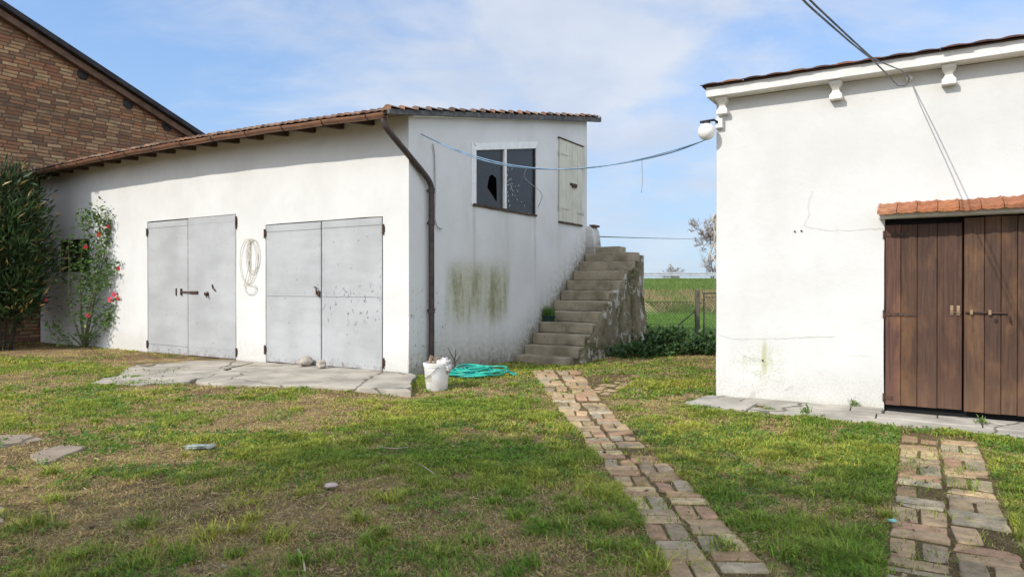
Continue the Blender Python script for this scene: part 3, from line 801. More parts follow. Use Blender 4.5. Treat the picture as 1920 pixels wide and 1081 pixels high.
    mb = MB(); mb.box(-6.86, -6.84, -.015, .006, 1.27, 1.44); mb.build('bolt_keeper', M_RUST, LL)
    mb = MB(); mb.lathe([(.05, 0), (.05, .012), (.02, .02), (.02, .06), (.035, .07), (.0, .08)], (0, 0, 0), 12); mb.v = [(-5.70 + p[0], -p[2] + .006, 1.32 + p[1]) for p in mb.v]
    mb.tube([(-5.72, -.05, 1.33), (-5.66, -.06, 1.27), (-5.68, -.03, 1.24)], .012, 6); mb.build('lock', M_RUST, LR)
    mb = MB(); mb.tube([(-5.52, -.01, 1.52), (-5.49, -.02, 1.45), (-5.44, -.02, 1.42), (-5.41, -.01, 1.38)], .014, 6); mb.build('handle', M_RUST, LR)
    mb = MB(); mb.tube([(-2.34, -.02, 1.47), (-2.27, -.04, 1.47), (-2.26, -.04, 1.36)], .012, 6); mb.box(-2.30, -2.20, -.02, .006, 1.32, 1.40); mb.box(-2.25, -2.20, -.03, .0, 1.29, 1.34); mb.build('latch', M_RUST, RL)
    # barred window at the left end
    fr = MB(); 
    for a in ((-12.2, -12.15, 1.85, 2.70), (-10.66, -10.61, 1.85, 2.70), (-12.15, -10.66, 1.85, 1.90), (-12.15, -10.66, 2.65, 2.70)): fr.box(a[0], a[1], .06, .11, a[2], a[3])
    wn = fr.build('barred_window', M_RAFT, garage, bevel=.004)
    mb = MB(); mb.quad((-12.15, .10, 1.9), (-10.66, .10, 1.9), (-10.66, .10, 2.65), (-12.15, .10, 2.65)); mb.build('pane', M_GLASS, wn)
    for i in range(5):
        x = -12.2 + 1.59 * (i + 1) / 6; mb = MB(); mb.tube([(x, .035, 1.84), (x, .035, 2.71)], .014, 6); mb.build('bar', M_RUST if i % 2 else M_IRON, wn)
    # upper window in the end wall
    zt = lambda y: 4.27 + (y - 1.951) * .185
    fr = MB(); f = lambda a, b, d: (d, a, b)
    fr.prism([(1.87, 3.10), (2.03, 3.10), (2.03, zt(2.03) - .03), (1.87, zt(1.87) + .05)], f, -.05, .016)
    fr.prism([(2.031, zt(2.03) - .10), (4.40, zt(4.40) - .10), (4.50, zt(4.50) + .05), (1.95, zt(1.87) + .05), (2.031, zt(1.95))], f, -.05, .014)
    fr.prism([(3.085, 3.13), (3.165, 3.13), (3.165, zt(3.165) - .102), (3.085, zt(3.085) - .102)], f, -.045, .010)
    wn = fr.build('window', M_WHITEF, garage, bevel=.006)
    mb = MB(); mb.prism([(4.385, 3.12), (4.428, 3.12), (4.428, zt(4.428) - .10), (4.385, zt(4.385) - .10)], f, -.10, -.02); mb.build('jamb', M_IRON, wn)
    mb = MB(); mb.prism([(1.93, 3.07), (4.44, 3.07), (4.44, 3.115), (1.93, 3.125)], f, -.1, .03); mb.build('sill', M_RAFT, wn, bevel=.006, wob=.012, wfr=4, cut=.2)
    # left pane with the broken hole
    def pane(outer, inner, name):
        bm = bmesh.new(); es = []
        for lp in (outer, inner):
            if not lp: continue
            vs = [bm.verts.new((-.045, a, b)) for a, b in lp]; es += [bm.edges.new((vs[i], vs[(i + 1) % len(vs)])) for i in range(len(vs))]
        bmesh.ops.triangle_fill(bm, use_beauty=True, edges=es)
        me = bpy.data.meshes.new(name); bm.to_mesh(me); bm.free(); return link(name, me, M_GLASS, wn)
    pane([(2.03, 3.125), (3.085, 3.125), (3.085, zt(3.085) - .1), (2.03, zt(2.03) - .1)],
         [(2.50, 3.50), (2.57, 3.74), (2.68, 3.80), (2.84, 3.74), (2.86, 3.55), (2.86, 3.24), (2.74, 3.33), (2.62, 3.42)], 'pane')
    p2 = pane([(3.165, 3.125), (4.385, 3.125), (4.385, zt(4.385) - .1), (3.165, zt(3.165) - .1)], None, 'pane')
    for y0, y1 in ((2.88, 2.93), (4.13, 4.30)): mb = MB(); mb.box(-.068, -.055, y0, y1 + .05, 3.13, zt(y0) - .12); mb.build('inner_frame', M_RAFT, wn)
    mb = MB(); qq = [(3.28, 3.98), (3.44, 4.02), (3.25, 3.86), (3.22, 3.80), (3.40, 3.80), (3.24, 3.72), (3.28, 3.66), (3.37, 3.67), (3.44, 3.70), (3.40, 3.58), (3.47, 3.56), (3.58, 3.66), (3.67, 3.57), (3.72, 3.70), (3.46, 3.47),
        (3.56, 3.46), (3.66, 3.38), (3.27, 3.50), (3.29, 3.42), (3.31, 3.32), (3.84, 3.35), (3.98, 3.27), (3.35, 3.22), (3.42, 3.63), (3.33, 3.77)]
    for a, b in qq:
        mb = MB(); t = random.uniform(0, 3.14); l = random.uniform(.014, .034); ca, sa = math.cos(t) * l, math.sin(t) * l
        mb.tube([(-.038, a - ca, b - sa), (-.035, a + sa * .25, b - ca * .25), (-.038, a + ca, b + sa)], .0055, 4)
        mb.build('white_fleck', M_WHITEF, wn)  # small curled white flecks on the right pane
    # plank shutter
    M_CR = simple('cream_shutter_wood', (.56, .54, .45), .8, .25, 2.5, 0, .15, .2, (.48, .455, .37))
    mb = MB(); yy = 5.50; ws = [.19, .16, .17, .15, .16, .14, .16, .13]
    for k, q in enumerate(ws):
        mb.box(.006, .042 + random.uniform(-.003, .003), yy + .0035, yy + q - .0035, 3.06 + random.uniform(-.006, .006), 5.05); yy += q
    sh = mb.build('plank_shutter', M_CR, garage, bevel=.004, seg=1)
    for y0, y1, zc in ((5.49, 5.95, 4.72), (5.49, 5.98, 3.40), (6.45, 6.79, 4.52), (6.42, 6.80, 3.36)):
        mb = MB(); mb.box(.043, .056, y0, y1, zc - .03, zc + .03); mb.tube([(.05, y0 if y0 < 6 else y1, zc - .07), (.05, y0 if y0 < 6 else y1, zc + .05)], .016, 6); mb.build('hinge', M_CR, sh)
    mb = MB(); mb.box(.043, .075, 6.05, 6.40, 3.995, 4.045); mb.box(.05, .085, 6.15, 6.36, 3.95, 3.99); mb.build('latch', M_RUST, sh)
    mb = MB(); mb.box(.0, .055, 5.46, 6.80, 5.055, 5.085); mb.build('drip_strip', M_RAFT, garage)
    mb = MB(); mb.box(.0, .05, 5.50, 6.77, 3.02, 3.05); mb.build('drip_strip', M_RAFT, garage)
build_garage()


# ------------------------------------------------------------------ BRICK BARN on the left
def brickmat():
    g = newmat('old_brick', .92, None, 0, .15); co = g.co(); x, y, z = g.sep(co)
    wob = g.noise(co, 1.3, 3, .5); zz = g.m('DIVIDE', g.m('ADD', z, g.mul(wob, .07)), .100); row = g.m('FLOOR', zz); fz = g.m('FRACT', zz)
    off = g.m('FRACT', g.mul(row, .47)); off = g.m('ADD', off, g.white(g.comb(row, 3., 1.)))
    yy = g.m('ADD', g.m('DIVIDE', g.m('ADD', g.m('ADD', y, x), g.mul(wob, .08)), .37), off); colm = g.m('FLOOR', yy); fy = g.m('FRACT', yy)
    r1 = g.white(g.comb(row, colm, 7.)); r2 = g.white(g.comb(colm, row, 13.))
    c = g.ramp(r1, [(0., (.17, .11, .075)), (.14, (.34, .135, .07)), (.30, (.42, .19, .095)), (.46, (.46, .26, .13)), (.62, (.52, .35, .19)), (.78, (.58, .43, .24)), (.90, (.30, .20, .125)), (1., (.38, .15, .085))], 'CONSTANT')
    c = g.mix(1., c, g.ramp(r2, [(0., (.62, .62, .66)), (1., (1.2, 1.2, 1.15))]), 'MULTIPLY'); c = g.mix(.42, c, (.34, .205, .12)); c = g.mix(1., c, (.84, .78, .73), 'MULTIPLY')
    n = g.noise(co, 7, 5, .65); c = g.mix(g.mr(n, .4, .8, 0., .6), c, (.11, .08, .055))
    grime = g.noise(co, .55, 5, .6); c = g.mix(g.mr(grime, .48, .72, 0., .6), c, (.062, .048, .038))
    ed = g.noise(co, 11, 3, .6)
    my = g.mul(g.mr(g.m('ADD', fy, g.mul(ed, .04)), .03, .07), g.mr(g.m('SUBTRACT', fy, g.mul(ed, .04)), .93, .97, 1., 0.))
    mz = g.mul(g.mr(g.m('ADD', fz, g.mul(ed, .16)), .16, .26), g.mr(g.m('SUBTRACT', fz, g.mul(ed, .12)), .84, .93, 1., 0.))
    bm_ = g.mul(my, mz)
    c = g.mix(bm_, (.12, .092, .066), c)
    g.put(g.b.inputs['Base Color'], c)
    g.put(g.b.inputs['Normal'], g.bump(g.m('ADD', g.mul(bm_, 1.), g.m('ADD', g.mul(n, .25), g.mul(r2, .35))), .9, .03)); return g.mat
M_BRICK = brickmat()
BX = -13.28
barn = empty('brick_barn', gw(BX, 0, 0), TH); tag(barn, 'tall old brick barn with a sloping roofline behind the garage', 'barn')
def barn_z(v):
    return 6.4 + (5.11 - v) * .412 if v > -5 else 6.4 + 10.11 * .412 - (-5 - v) * .40
def build_barn():
    mb = MB(); ks = [-6.6, -5, -2, 2, 6, 9]
    for a, b in zip(ks[:-1], ks[1:]):
        mb.quad((0, a, -.5), (0, b, -.5), (0, b, barn_z(b) - .12), (0, a, barn_z(a) - .12))
    mb.quad((-14, -6.6, -.5), (0, -6.6, -.5), (0, -6.6, barn_z(-6.6) - .12), (-14, -6.6, barn_z(-6.6) - .12))
    mb.quad((-14, 9, -.5), (0, 9, -.5), (0, 9, barn_z(9) - .12), (-14, 9, barn_z(9) - .12))
    mb.build('wall', M_BRICK, barn)
    mb = MB()
    for a, b in ((-7.1, -5), (-5, 9.5)):
        mb.prism([(a, barn_z(a) - .06), (b, barn_z(b) - .06), (b, barn_z(b) + .03), (a, barn_z(a) + .03)], lambda p, q, d: (d, p, q), -14.3, .30)
    mb.build('roof', M_TILE if False else simple('barn_roof_tile', (.10, .065, .05), .9, .4, 3), barn)
    mb = MB()
    for a, b in ((-7.1, -5), (-5, 9.5)):
        mb.prism([(a, barn_z(a) - .11), (b, barn_z(b) - .11), (b, barn_z(b) + .04), (a, barn_z(a) + .04)], lambda p, q, d: (d, p, q), .301, .335)
    mb.build('rake_board', simple('rake_dark', (.030, .028, .032), .7, .4, 3), barn)
    mb = MB()
    for a, b in ((-7.0, -5), (-5, 9.4)):
        mb.prism([(a, barn_z(a) - .34), (b, barn_z(b) - .34), (b, barn_z(b) - .155), (a, barn_z(a) - .155)], lambda p, q, d: (d, p, q), .004, .20)
    mb.build('soffit_board', simple('soffit_brown', (.14, .085, .055), .85, .4, 4), barn)
    for px, py in ((157, 140), (241, 195), (313, 237)):
        r = (px - 960) / F; o = gw(BX, 0, 0); v = (r * o.y - o.x) / (.528 - r * .849); dep = o.y + .849 * v; z = CAMZ + (HZ - py) / F * dep
        mb = MB(); mb.lathe([(.17, 0), (.15, .03), (.10, .04), (.0, .045)], (0, 0, 0), 14); mb.v = [(p[2], v + p[0], z + p[1]) for p in mb.v]
        mb.build('beam_end', M_IRON, barn, wob=.02, wfr=6)
build_barn()


# ------------------------------------------------------------------ WHITE OUTBUILDING on the right
outb = empty('white_outbuilding', CRB, TH); tag(outb, 'white rendered outbuilding with tiled door canopy and brown wooden doors', 'outbuilding')
def woodmat():
    g = newmat('brown_door_wood', .62, None, 0, .3); co = g.co(); x, y, z = g.sep(co)
    gr = g.noise(g.sc(co, (26, 26, 1.1)), 1.6, 6, .68, .3); bl = g.noise(g.sc(co, (2.2, 2, .9)), 1.7, 4, .6); sp = g.noise(co, 30, 5, .7)
    at = g.n('Attribute'); at.attribute_name = 'Col'
    c = g.mix(g.mr(gr, .3, .72), (.098, .049, .031), (.045, .024, .017))
    c = g.mix(g.mr(bl, .48, .72, 0., .75), c, (.17, .085, .042))
    c = g.mix(1., c, at.outputs['Color'], 'MULTIPLY')
    c = g.mix(g.mul(g.mr(z, .0, .55, 1., 0.), g.mr(gr, .35, .7), .6), c, (.20, .12, .07))
    c = g.mix(g.mr(sp, .66, .74, 0., .35), c, (.27, .20, .15))
    g.put(g.b.inputs['Base Color'], c); g.put(g.b.inputs['Roughness'], g.mr(gr, .3, .7, .5, .72))
    g.put(g.b.inputs['Normal'], g.bump(g.m('ADD', gr, g.mul(sp, .3)), .3, .006)); return g.mat
M_WOOD = woodmat()


def build_outb():
    mb = MB(); xs = [0, 2.045, 3.70, 6.0]; rows = [zw(-.4), zw(-.06), zw(2.31), zw(4.06)]
    panel(mb, xs, rows, [(1, 2, 1, 2)], lambda x, z, d: (x, d, z), .16)
    mb.quad((0, 0, -.4), (0, 6, -.4), (0, 6, 4.6), (0, 0, 4.06)); mb.quad((6, 0, -.4), (6, 6, -.4), (6, 6, 4.6), (6, 0, 4.06)); mb.quad((0, 6, -.4), (6, 6, -.4), (6, 6, 4.6), (0, 6, 4.6))
    mb.build('wall', M_PLR, outb, wob=.012, wfr=1.2)
    # cornice
    f = lambda a, b, d: (d, a, b)
    mb = MB(); mb.prism([(-.225, 4.062), (.0, 4.062), (.0, 4.19), (-.235, 4.19)], f, -.075, 6.05)
    mb.box(-.075, -.002, .001, 6, 4.062, 4.19)
    mb.build('cornice', M_CREAMW, outb, bevel=.004, seg=1, wob=.005, wfr=1.5, cut=.6)
    mb = MB(); tiles(mb, -.14, 6.2, -.30, 5.9, lambda x, y: 4.203 + .11 * (y + .3), rise=.014, lift=.012, px=.27, py=.36,
                     cols=[(.10, .05, .04), (.13, .06, .045), (.08, .045, .038), (.16, .08, .055), (.26, .12, .07), (.11, .06, .05)])
    mb.box(-.12, 6.1, -.27, 5.9, 4.193, 4.202); mb.build('roof_tiles', M_TILE, outb, smooth=True, autos=50)
    for x in (.10, 1.512, 2.71, 3.95):
        mb = MB(); secs = []
        for dz, hw, d in ((0, .072, .175), (-.035, .072, .17), (-.05, .066, .15), (-.085, .043, .115), (-.11, .040, .095), (-.135, .05, .095), (-.16, .068, .105), (-.165, .073, .112), (-.222, .073, .112)):
            secs.append([(x - hw, .0, 4.06 + dz), (x - hw, -d, 4.06 + dz), (x + hw, -d, 4.06 + dz), (x + hw, .0, 4.06 + dz)])
        mb.loft(secs); mb.build('corbel', M_CREAMW, outb, bevel=.004, seg=1)
    # door leaves
    def leaf(x0, x1, z0, z1, y, cuts):
        mb = MB(); e = [x0] + cuts + [x1]
        for a, b in zip(e[:-1], e[1:]):
            q = random.uniform(.8, 1.25); mb.col = (q, q * random.uniform(.94, 1.04), q * random.uniform(.9, 1.05)); mb.box(a + .0025, b - .0025, y - random.uniform(.0, .004), y + .04, z0 + random.uniform(-.004, .004), z1 + random.uniform(-.004, .004))
        return mb.build('door', M_WOOD, outb, bevel=.004, seg=1)
    A = leaf(2.058, 2.848, .045, 2.235, .004, [2.225, 2.395, 2.60]); B = leaf(2.862, 3.68, .035, 2.288, -.022, [3.06, 3.215, 3.365, 3.52])
    mb = MB(); mb.box(2.05, 3.70, .07, .10, -.06, 2.31); mb.build('gap_shade_sheet', M_DARK, outb)  # near-black sheet painting the shade in the gaps of the brown doors
    mb = MB(); mb.box(2.05, 3.70, .075, .15, 2.24, 2.309); mb.build('lintel', M_RAFT, outb)
    def strap(o, x0, x1, z, y):
        mb = MB(); mb.box(x0, x1, y - .012, y - .004, z - .02, z + .02); mb.tube([(x0 if o is A else x1, y - .008, z - .05), (x0 if o is A else x1, y - .008, z + .05)], .014, 6); mb.build('hinge', M_RUST if o is A else M_IRON, o)
    strap(A, 2.045, 2.38, 1.15, .002); strap(A, 2.045, 2.38, 2.12, .002); strap(A, 2.045, 2.14, .13, .002); strap(B, 3.44, 3.70, 2.22, -.024); strap(B, 3.44, 3.70, 1.16, -.024)
    BR = simple('worn_brass', (.36, .25, .15), .5, .35, 30, .4, .2)
    for x in (2.745, 2.81):
        mb = MB(); mb.box(x - .017, x + .017, -.014, .0, 1.20, 1.265); mb.box(x - .017, x + .017, -.014, .0, 1.155, 1.175); mb.tube([(x - .02, -.02, 1.185), (x + .02, -.02, 1.185)], .011, 6); mb.build('bolt_keeper', BR, A, bevel=.003)
    mb = MB(); mb.tube([(2.875, -.045, 1.19), (3.275, -.045, 1.19), (3.285, -.05, 1.175), (3.30, -.055, 1.085)], .010, 8); bl = mb.build('bolt', M_RUST, B, smooth=True)
    for x in (2.935, 3.11):
        mb = MB(); mb.box(x - .014, x + .014, -.058, -.024, 1.165, 1.22); mb.build('bolt_guide', BR, bl, bevel=.003)
    mb = MB(); mb.lathe([(.02, 0), (.018, .006), (.0, .008)], (0, 0, 0), 10); mb.v = [(3.17 + p[0], -.026 - p[2], 1.10 + p[1] * 1.3) for p in mb.v]; mb.build('keyhole_plate', M_IRON, B)
    # canopy of interlocking clay tiles
    mb = MB(); cols = [(.54, .205, .085), (.47, .175, .08), (.60, .27, .12), (.42, .165, .08), (.56, .25, .13)]
    pw = .206
    for i in range(11):
        x0 = 1.985 + i * pw; q = random.uniform(.75, 1.12); k = random.choice(cols); mb.col = tuple(v * q for v in k)
        prof = [(0.02, .030), (.10, .032), (.17, .016), (.32, .004), (.46, .018), (.54, .018), (.68, .004), (.83, .016), (.92, .032), (.985, .030)]
        secs = []
        tl = random.gauss(0, .006)
        n = len(prof)
        vs = []
        for y, zb in ((-.335, 2.352), (-.32, 2.352), (.0, 2.475)):
            for a, b in prof: vs.append((x0 + a * pw, y, zb + b * .55 + .022 + tl + (.008 * a)))
            for a, b in prof: vs.append((x0 + a * pw, y, zb + b * .45 - .012 + tl))
        fs = []
        for t in range(2):
            for s in range(n - 1):
                fs.append((t * 2 * n + s, t * 2 * n + s + 1, (t + 1) * 2 * n + s + 1, (t + 1) * 2 * n + s))
                fs.append((t * 2 * n + n + s + 1, t * 2 * n + n + s, (t + 1) * 2 * n + n + s, (t + 1) * 2 * n + n + s + 1))
        for s in range(n - 1): fs.append((s + n, s + n + 1, s + 1, s))
        fs += [(n, 0, 2 * n, 3 * n), (n - 1, 2 * n - 1, 4 * n - 1, 3 * n - 1), (3 * n, 2 * n, 4 * n, 5 * n), (3 * n - 1, 4 * n - 1, 6 * n - 1, 5 * n - 1)]
        mb.add(vs, fs)
    cn = mb.build('door_canopy', M_TERRA, outb)
    mb = MB(); mb.prism([(-.22, 2.312), (0, 2.312), (0, 2.448), (-.22, 2.36)], f, 1.998, 4.24); mb.build('canopy_bed', M_CREAMW, cn, wob=.005, wfr=3, cut=.3)
    # hairline cracks, thin slivers of grey mortar standing on the plaster
    M_CRK = simple('crack_line', (.50, .47, .41), .95, .2, 20, 0, 0)
    def crack(pts, wd):
        mb = MB(); p = [Vector(q) for q in pts]; fine = []
        for a, b in zip(p[:-1], p[1:]):
            k = max(2, int((b - a).length / .04))
            for t in range(k): fine.append(a.lerp(b, t / k) + Vector((random.gauss(0, .006), random.gauss(0, .006))))
        fine.append(p[-1])
        for a, b in zip(fine[:-1], fine[1:]):
            d = (b - a).normalized(); n = Vector((-d.y, d.x)) * wd * random.uniform(.5, 1.1)
            mb.quad((a.x - n.x, -.0135, a.y - n.y), (b.x - n.x, -.0135, b.y - n.y), (b.x + n.x, -.0135, b.y + n.y), (a.x + n.x, -.0135, a.y + n.y))
        mb.build('crack', M_CRK, outb)
    crack([(1.22, 2.72), (1.18, 2.52), (1.20, 2.42), (1.13, 2.28)], .0020); crack([(1.13, 2.28), (1.25, 2.24), (1.42, 2.20), (2.04, 2.20)], .0018)
    crack([(.02, .83), (.25, .77), (.48, .79), (.75, .80), (1.1, .83), (1.5, .86)], .0022); crack([(.28, .62), (.36, .55), (.5, .50), (.62, .52)], .002)
    crack([(1.62, .62), (1.9, .63)], .0014)
    for x, z in ((1.10, 2.21), (1.02, 2.205), (.62, .50)): mb = MB(); mb.lathe([(.012, 0), (.009, .008), (0, .01)], (0, 0, 0), 8); b = len(mb.v) - 24; mb.v[b:] = [(x + p[0], -.012 - p[2], z + p[1]) for p in mb.v[b:]]; mb.build('nail', M_IRON, outb)
build_outb()


# ------------------------------------------------------------------ STONE STAIR
stair_o = (.66, 5.2, -.2); stair = empty('stone_stair', gw(*stair_o), TH); tag(stair, 'outdoor stone stair with mossy masonry side rising along the garage end wall', 'stair')
def stonemat():
    g = newmat('stair_stone', .92, None, 0, .15); co = g.co(); n = g.noise(co, 2.2, 5, .6); n2 = g.noise(co, 17, 6, .7); n3 = g.noise(co, 70, 3, .6)
    c = g.mix(g.mr(n, .35, .68), (.355, .30, .215), (.235, .195, .135)); c = g.mix(g.mr(n2, .52, .72, 0., .7), c, (.13, .115, .085))
    c = g.mix(g.mr(n3, .58, .75, 0., .5), c, (.46, .42, .34)); c = g.mix(g.mul(g.mr(n, .5, .75), .45), c, (.12, .125, .06))
    g.put(g.b.inputs['Base Color'], c); g.put(g.b.inputs['Normal'], g.bump(g.m('ADD', n2, g.mul(n3, .6)), .6, .015)); return g.mat
def masonmat():
    g = newmat('stair_masonry', .95, None, 0, .1); co = g.co(); n = g.noise(co, 1.5, 5, .62); n2 = g.noise(co, 8, 6, .7, .4); n3 = g.noise(g.sc(co, (1, 1, .8)), 3.4, 7, .75, .3); n4 = g.noise(co, 40, 4, .65)
    c = g.mix(g.mr(n2, .3, .7), (.15, .125, .08), (.27, .225, .155)); c = g.mix(g.mr(n, .44, .62, 0., .85), c, (.085, .085, .035))
    c = g.mix(g.mr(n2, .60, .68, 0., .8), c, (.30, .125, .07)); c = g.mix(g.mr(n3, .535, .565, 0., .8), c, (.50, .48, .42)); c = g.mix(g.mr(n4, .55, .7, 0., .6), c, (.065, .058, .04))
    g.put(g.b.inputs['Base Color'], c); g.put(g.b.inputs['Normal'], g.bump(g.m('ADD', g.m('ADD', n2, g.mul(n3, .7)), g.mul(n4, .4)), .9, .035)); return g.mat
M_STONE = stonemat(); M_MAS = masonmat()
def build_stair():
    z0 = .186; go = .34; ri = .2395
    for i in range(10):
        v = 3.90 + go * i; z = z0 + ri * i; wr = 1.34 + random.gauss(0, .022); mb = MB()
        mb.box(.012, wr, v, v + go + .10, z - ri + .006, z)
        # slightly oversized tread slab gives the worn nosing
        mb.build('step', M_STONE, stair, stair_o, bevel=.022, seg=3, wob=.020, wfr=2.7, cut=.12, smooth=True, autos=50)
    mb = MB(); mb.box(.0, 1.23, 3.50, 4.1, -.32, -.015); mb.build('step', M_STONE, stair, stair_o, bevel=.02, wob=.016, wfr=2.2, cut=.16, smooth=True, autos=50)
    mb = MB(); mb.box(.04, .88, 7.22, 7.62, 2.33, 2.51); mb.build('top_block', M_STONE, stair, stair_o, bevel=.025, seg=2, wob=.02, wfr=2.5, cut=.12, smooth=True, autos=50)
    mb = MB(); poly = [(3.95, -.4)]
    for i in range(10): poly += [(3.95 + go * i, z0 + ri * i - .06 - ri * (i == 0) * .0), (3.95 + go * (i + 1) - .02, z0 + ri * i - .055)]
    poly += [(7.34, 2.28), (7.72, 2.28), (7.72, -.4)]
    mb.prism(poly, lambda a, b, d: (d, a, b), .03, 1.335); bmo = mb.build('masonry_side', M_MAS, stair, stair_o)
    mb = MB()                                            # irregular plaster face spreading at the foot
    secs = []
    n = 13
    for k in range(n):
        v = 3.98 + (6.82 - 3.98) * k / (n - 1); zt_ = z0 + ri * (v - 3.95) / go - .20
        b = 1.46 + .06 * math.sin(k * 1.9)
        secs.append([(1.20, v, -.4), (b, v, -.4), (1.40 + .02 * math.sin(k * 2.3), v, min(.25, zt_ * .5)), (1.355, v, max(zt_, -.1)), (1.20, v, max(zt_, -.1))])
    mb.loft(secs); mb.build('side_render', M_MAS, stair, stair_o, wob=.035, wfr=3.1, cut=.14, smooth=True)
    mb = MB(); secs = []
    for z, a, b, ww in ((-.4, 6.72, 7.60, 1.68), (.1, 6.74, 7.55, 1.62), (.6, 6.76, 7.46, 1.53), (1.3, 6.80, 7.42, 1.47), (1.75, 6.84, 7.40, 1.45), (1.92, 6.9, 7.34, 1.42)):
        secs.append([(1.2, a, z), (ww, a, z), (ww - .02, b, z), (1.2, b, z)])
    mb.loft(secs); mb.build('buttress', M_MAS, stair, stair_o, bevel=.03, wob=.04, wfr=2.6, cut=.16, smooth=True, autos=60)
build_stair()


# ------------------------------------------------------------------ small things by the garage
M_GRN = colmat('leaf_green', .5, 0, translucent=.25, spec=.4)
def gzf(x, y): return float(gz(x, y))
def build_pot():
    b = (.15, 4.76, .664); r_ = empty('potted_grass', gw(*b), TH); tag(r_, 'small green pot of grassy plant standing on a stair tread', 'potted plant')
    mb = MB(); mb.loft([[(-h, -h * .7, z), (h, -h * .7, z), (h, h * .7, z), (-h, h * .7, z)] for h, z in ((.10, 0), (.118, .115), (.13, .116), (.13, .14), (.112, .14), (.11, .11))])
    mb.build('pot', simple('pot_plastic', (.018, .045, .035), .5, .3, 9), r_, bevel=.006)
    n = 420; P = np.stack([rng.uniform(-.10, .10, n), rng.uniform(-.07, .07, n), np.full(n, .11)], 1); D = np.stack([rng.normal(0, .33, n), rng.normal(0, .33, n), np.ones(n)], 1)
    leaves('grass_leaves', P, D, rng.uniform(.12, .30, n), .010, np.array((.09, .17, .03)) * rng.uniform(.6, 1.6, (n, 1)), M_GRN, r_)
build_pot()


def build_bucket():
    x, y = -1.17, 10.62; z = gzf(x, y) - .01; r_ = empty('bucket', (x, y, z), R(-35)); tag(r_, 'white plastic bucket full of debris beside the downpipe', 'bucket')
    mb = MB(); mb.lathe([(.160, 0), (.166, .01), (.197, .36), (.205, .362), (.207, .375), (.205, .388), (.212, .39), (.212, .425), (.204, .428), (.196, .42), (.19, .36), (.155, .02)], (0, 0, 0), 40)
    body = mb.build('body', simple('bucket_white', (.72, .71, .68), .45, .15, 7, 0, .05, .4, (.58, .55, .50)), r_, smooth=True, autos=40)
    mb = MB(); N = 10
    for i in range(N):
        a0 = R(-112 + 36 * i / N); a1 = R(-112 + 36 * (i + 1) / N)
        mb.quad(*[((.1665 + .031 * h / .36 + .0015) * math.cos(a), (.1665 + .031 * h / .36 + .0015) * math.sin(a), h) for a, h in ((a0, .14), (a1, .14), (a1, .25), (a0, .25))])
    mb.build('label', simple('faded_label', (.50, .46, .38), .7, .3, 30), r_)
    mb = MB(); mb.tube([(.206 * math.cos(R(a)), .206 * math.sin(R(a)), .375 - .20 * math.sin(R((a + 185) / 145 * 180)) ** 1.2 * .9) for a in range(-185, -39, 8)], .0035, 5); mb.build('handle', M_IRON, r_, smooth=True)
    # contents
    k = empty('wood_scraps', (x, y, z + .36), .4); tag(k, 'broken wood and dry stalks sticking out of the white bucket', 'wood scraps')
    mb = MB((.3, .22, .14)); mb.tube([(-.12, .02, -.05), (-.10, .03, .07), (-.075, .05, .17)], [.035, .03, .02], 7); mb.tube([(-.02, .0, -.03), (.03, -.06, .12)], .02, 6); mb.tube([(.06, .05, -.04), (.0, .02, .13)], .016, 6)
    mb.tube([(-.06, -.05, -.03), (-.02, .06, .15)], .012, 6); mb.blob((-.02, 0, .02), (.13, .12, .06), .5, 2.5, 3)
    mb.build('sticks', simple('grey_wood', (.28, .20, .13), .9, .5, 12, 0, .5), k)
    n = 60; P = rng.normal(0, .05, (n, 3)) + (0, 0, .05); D = rng.normal(size=(n, 3)) + (0, 0, .6)
    leaves('dry_leaves', P, D, rng.uniform(.05, .12, n), .02, np.array((.33, .26, .17)) * rng.uniform(.5, 1.4, (n, 1)), M_GRN, k)
    mb = MB(); mb.blob((0, 0, 0), (.105, .10, .075), .9, 3.2, 5, 3); mb.blob((.05, -.04, -.07), (.06, .055, .07), .8, 3.5, 8, 3)
    rg = mb.build('plastic_rag', simple('white_rag', (.62, .60, .58), .5, .3, 14, 0, .6, .4, (.42, .38, .34), 16), None, smooth=True); rg.location = (x + .125, y - .05, z + .415)
    tag(rg, 'crumpled white rag hanging over the right rim of the bucket', 'rag')
build_bucket()


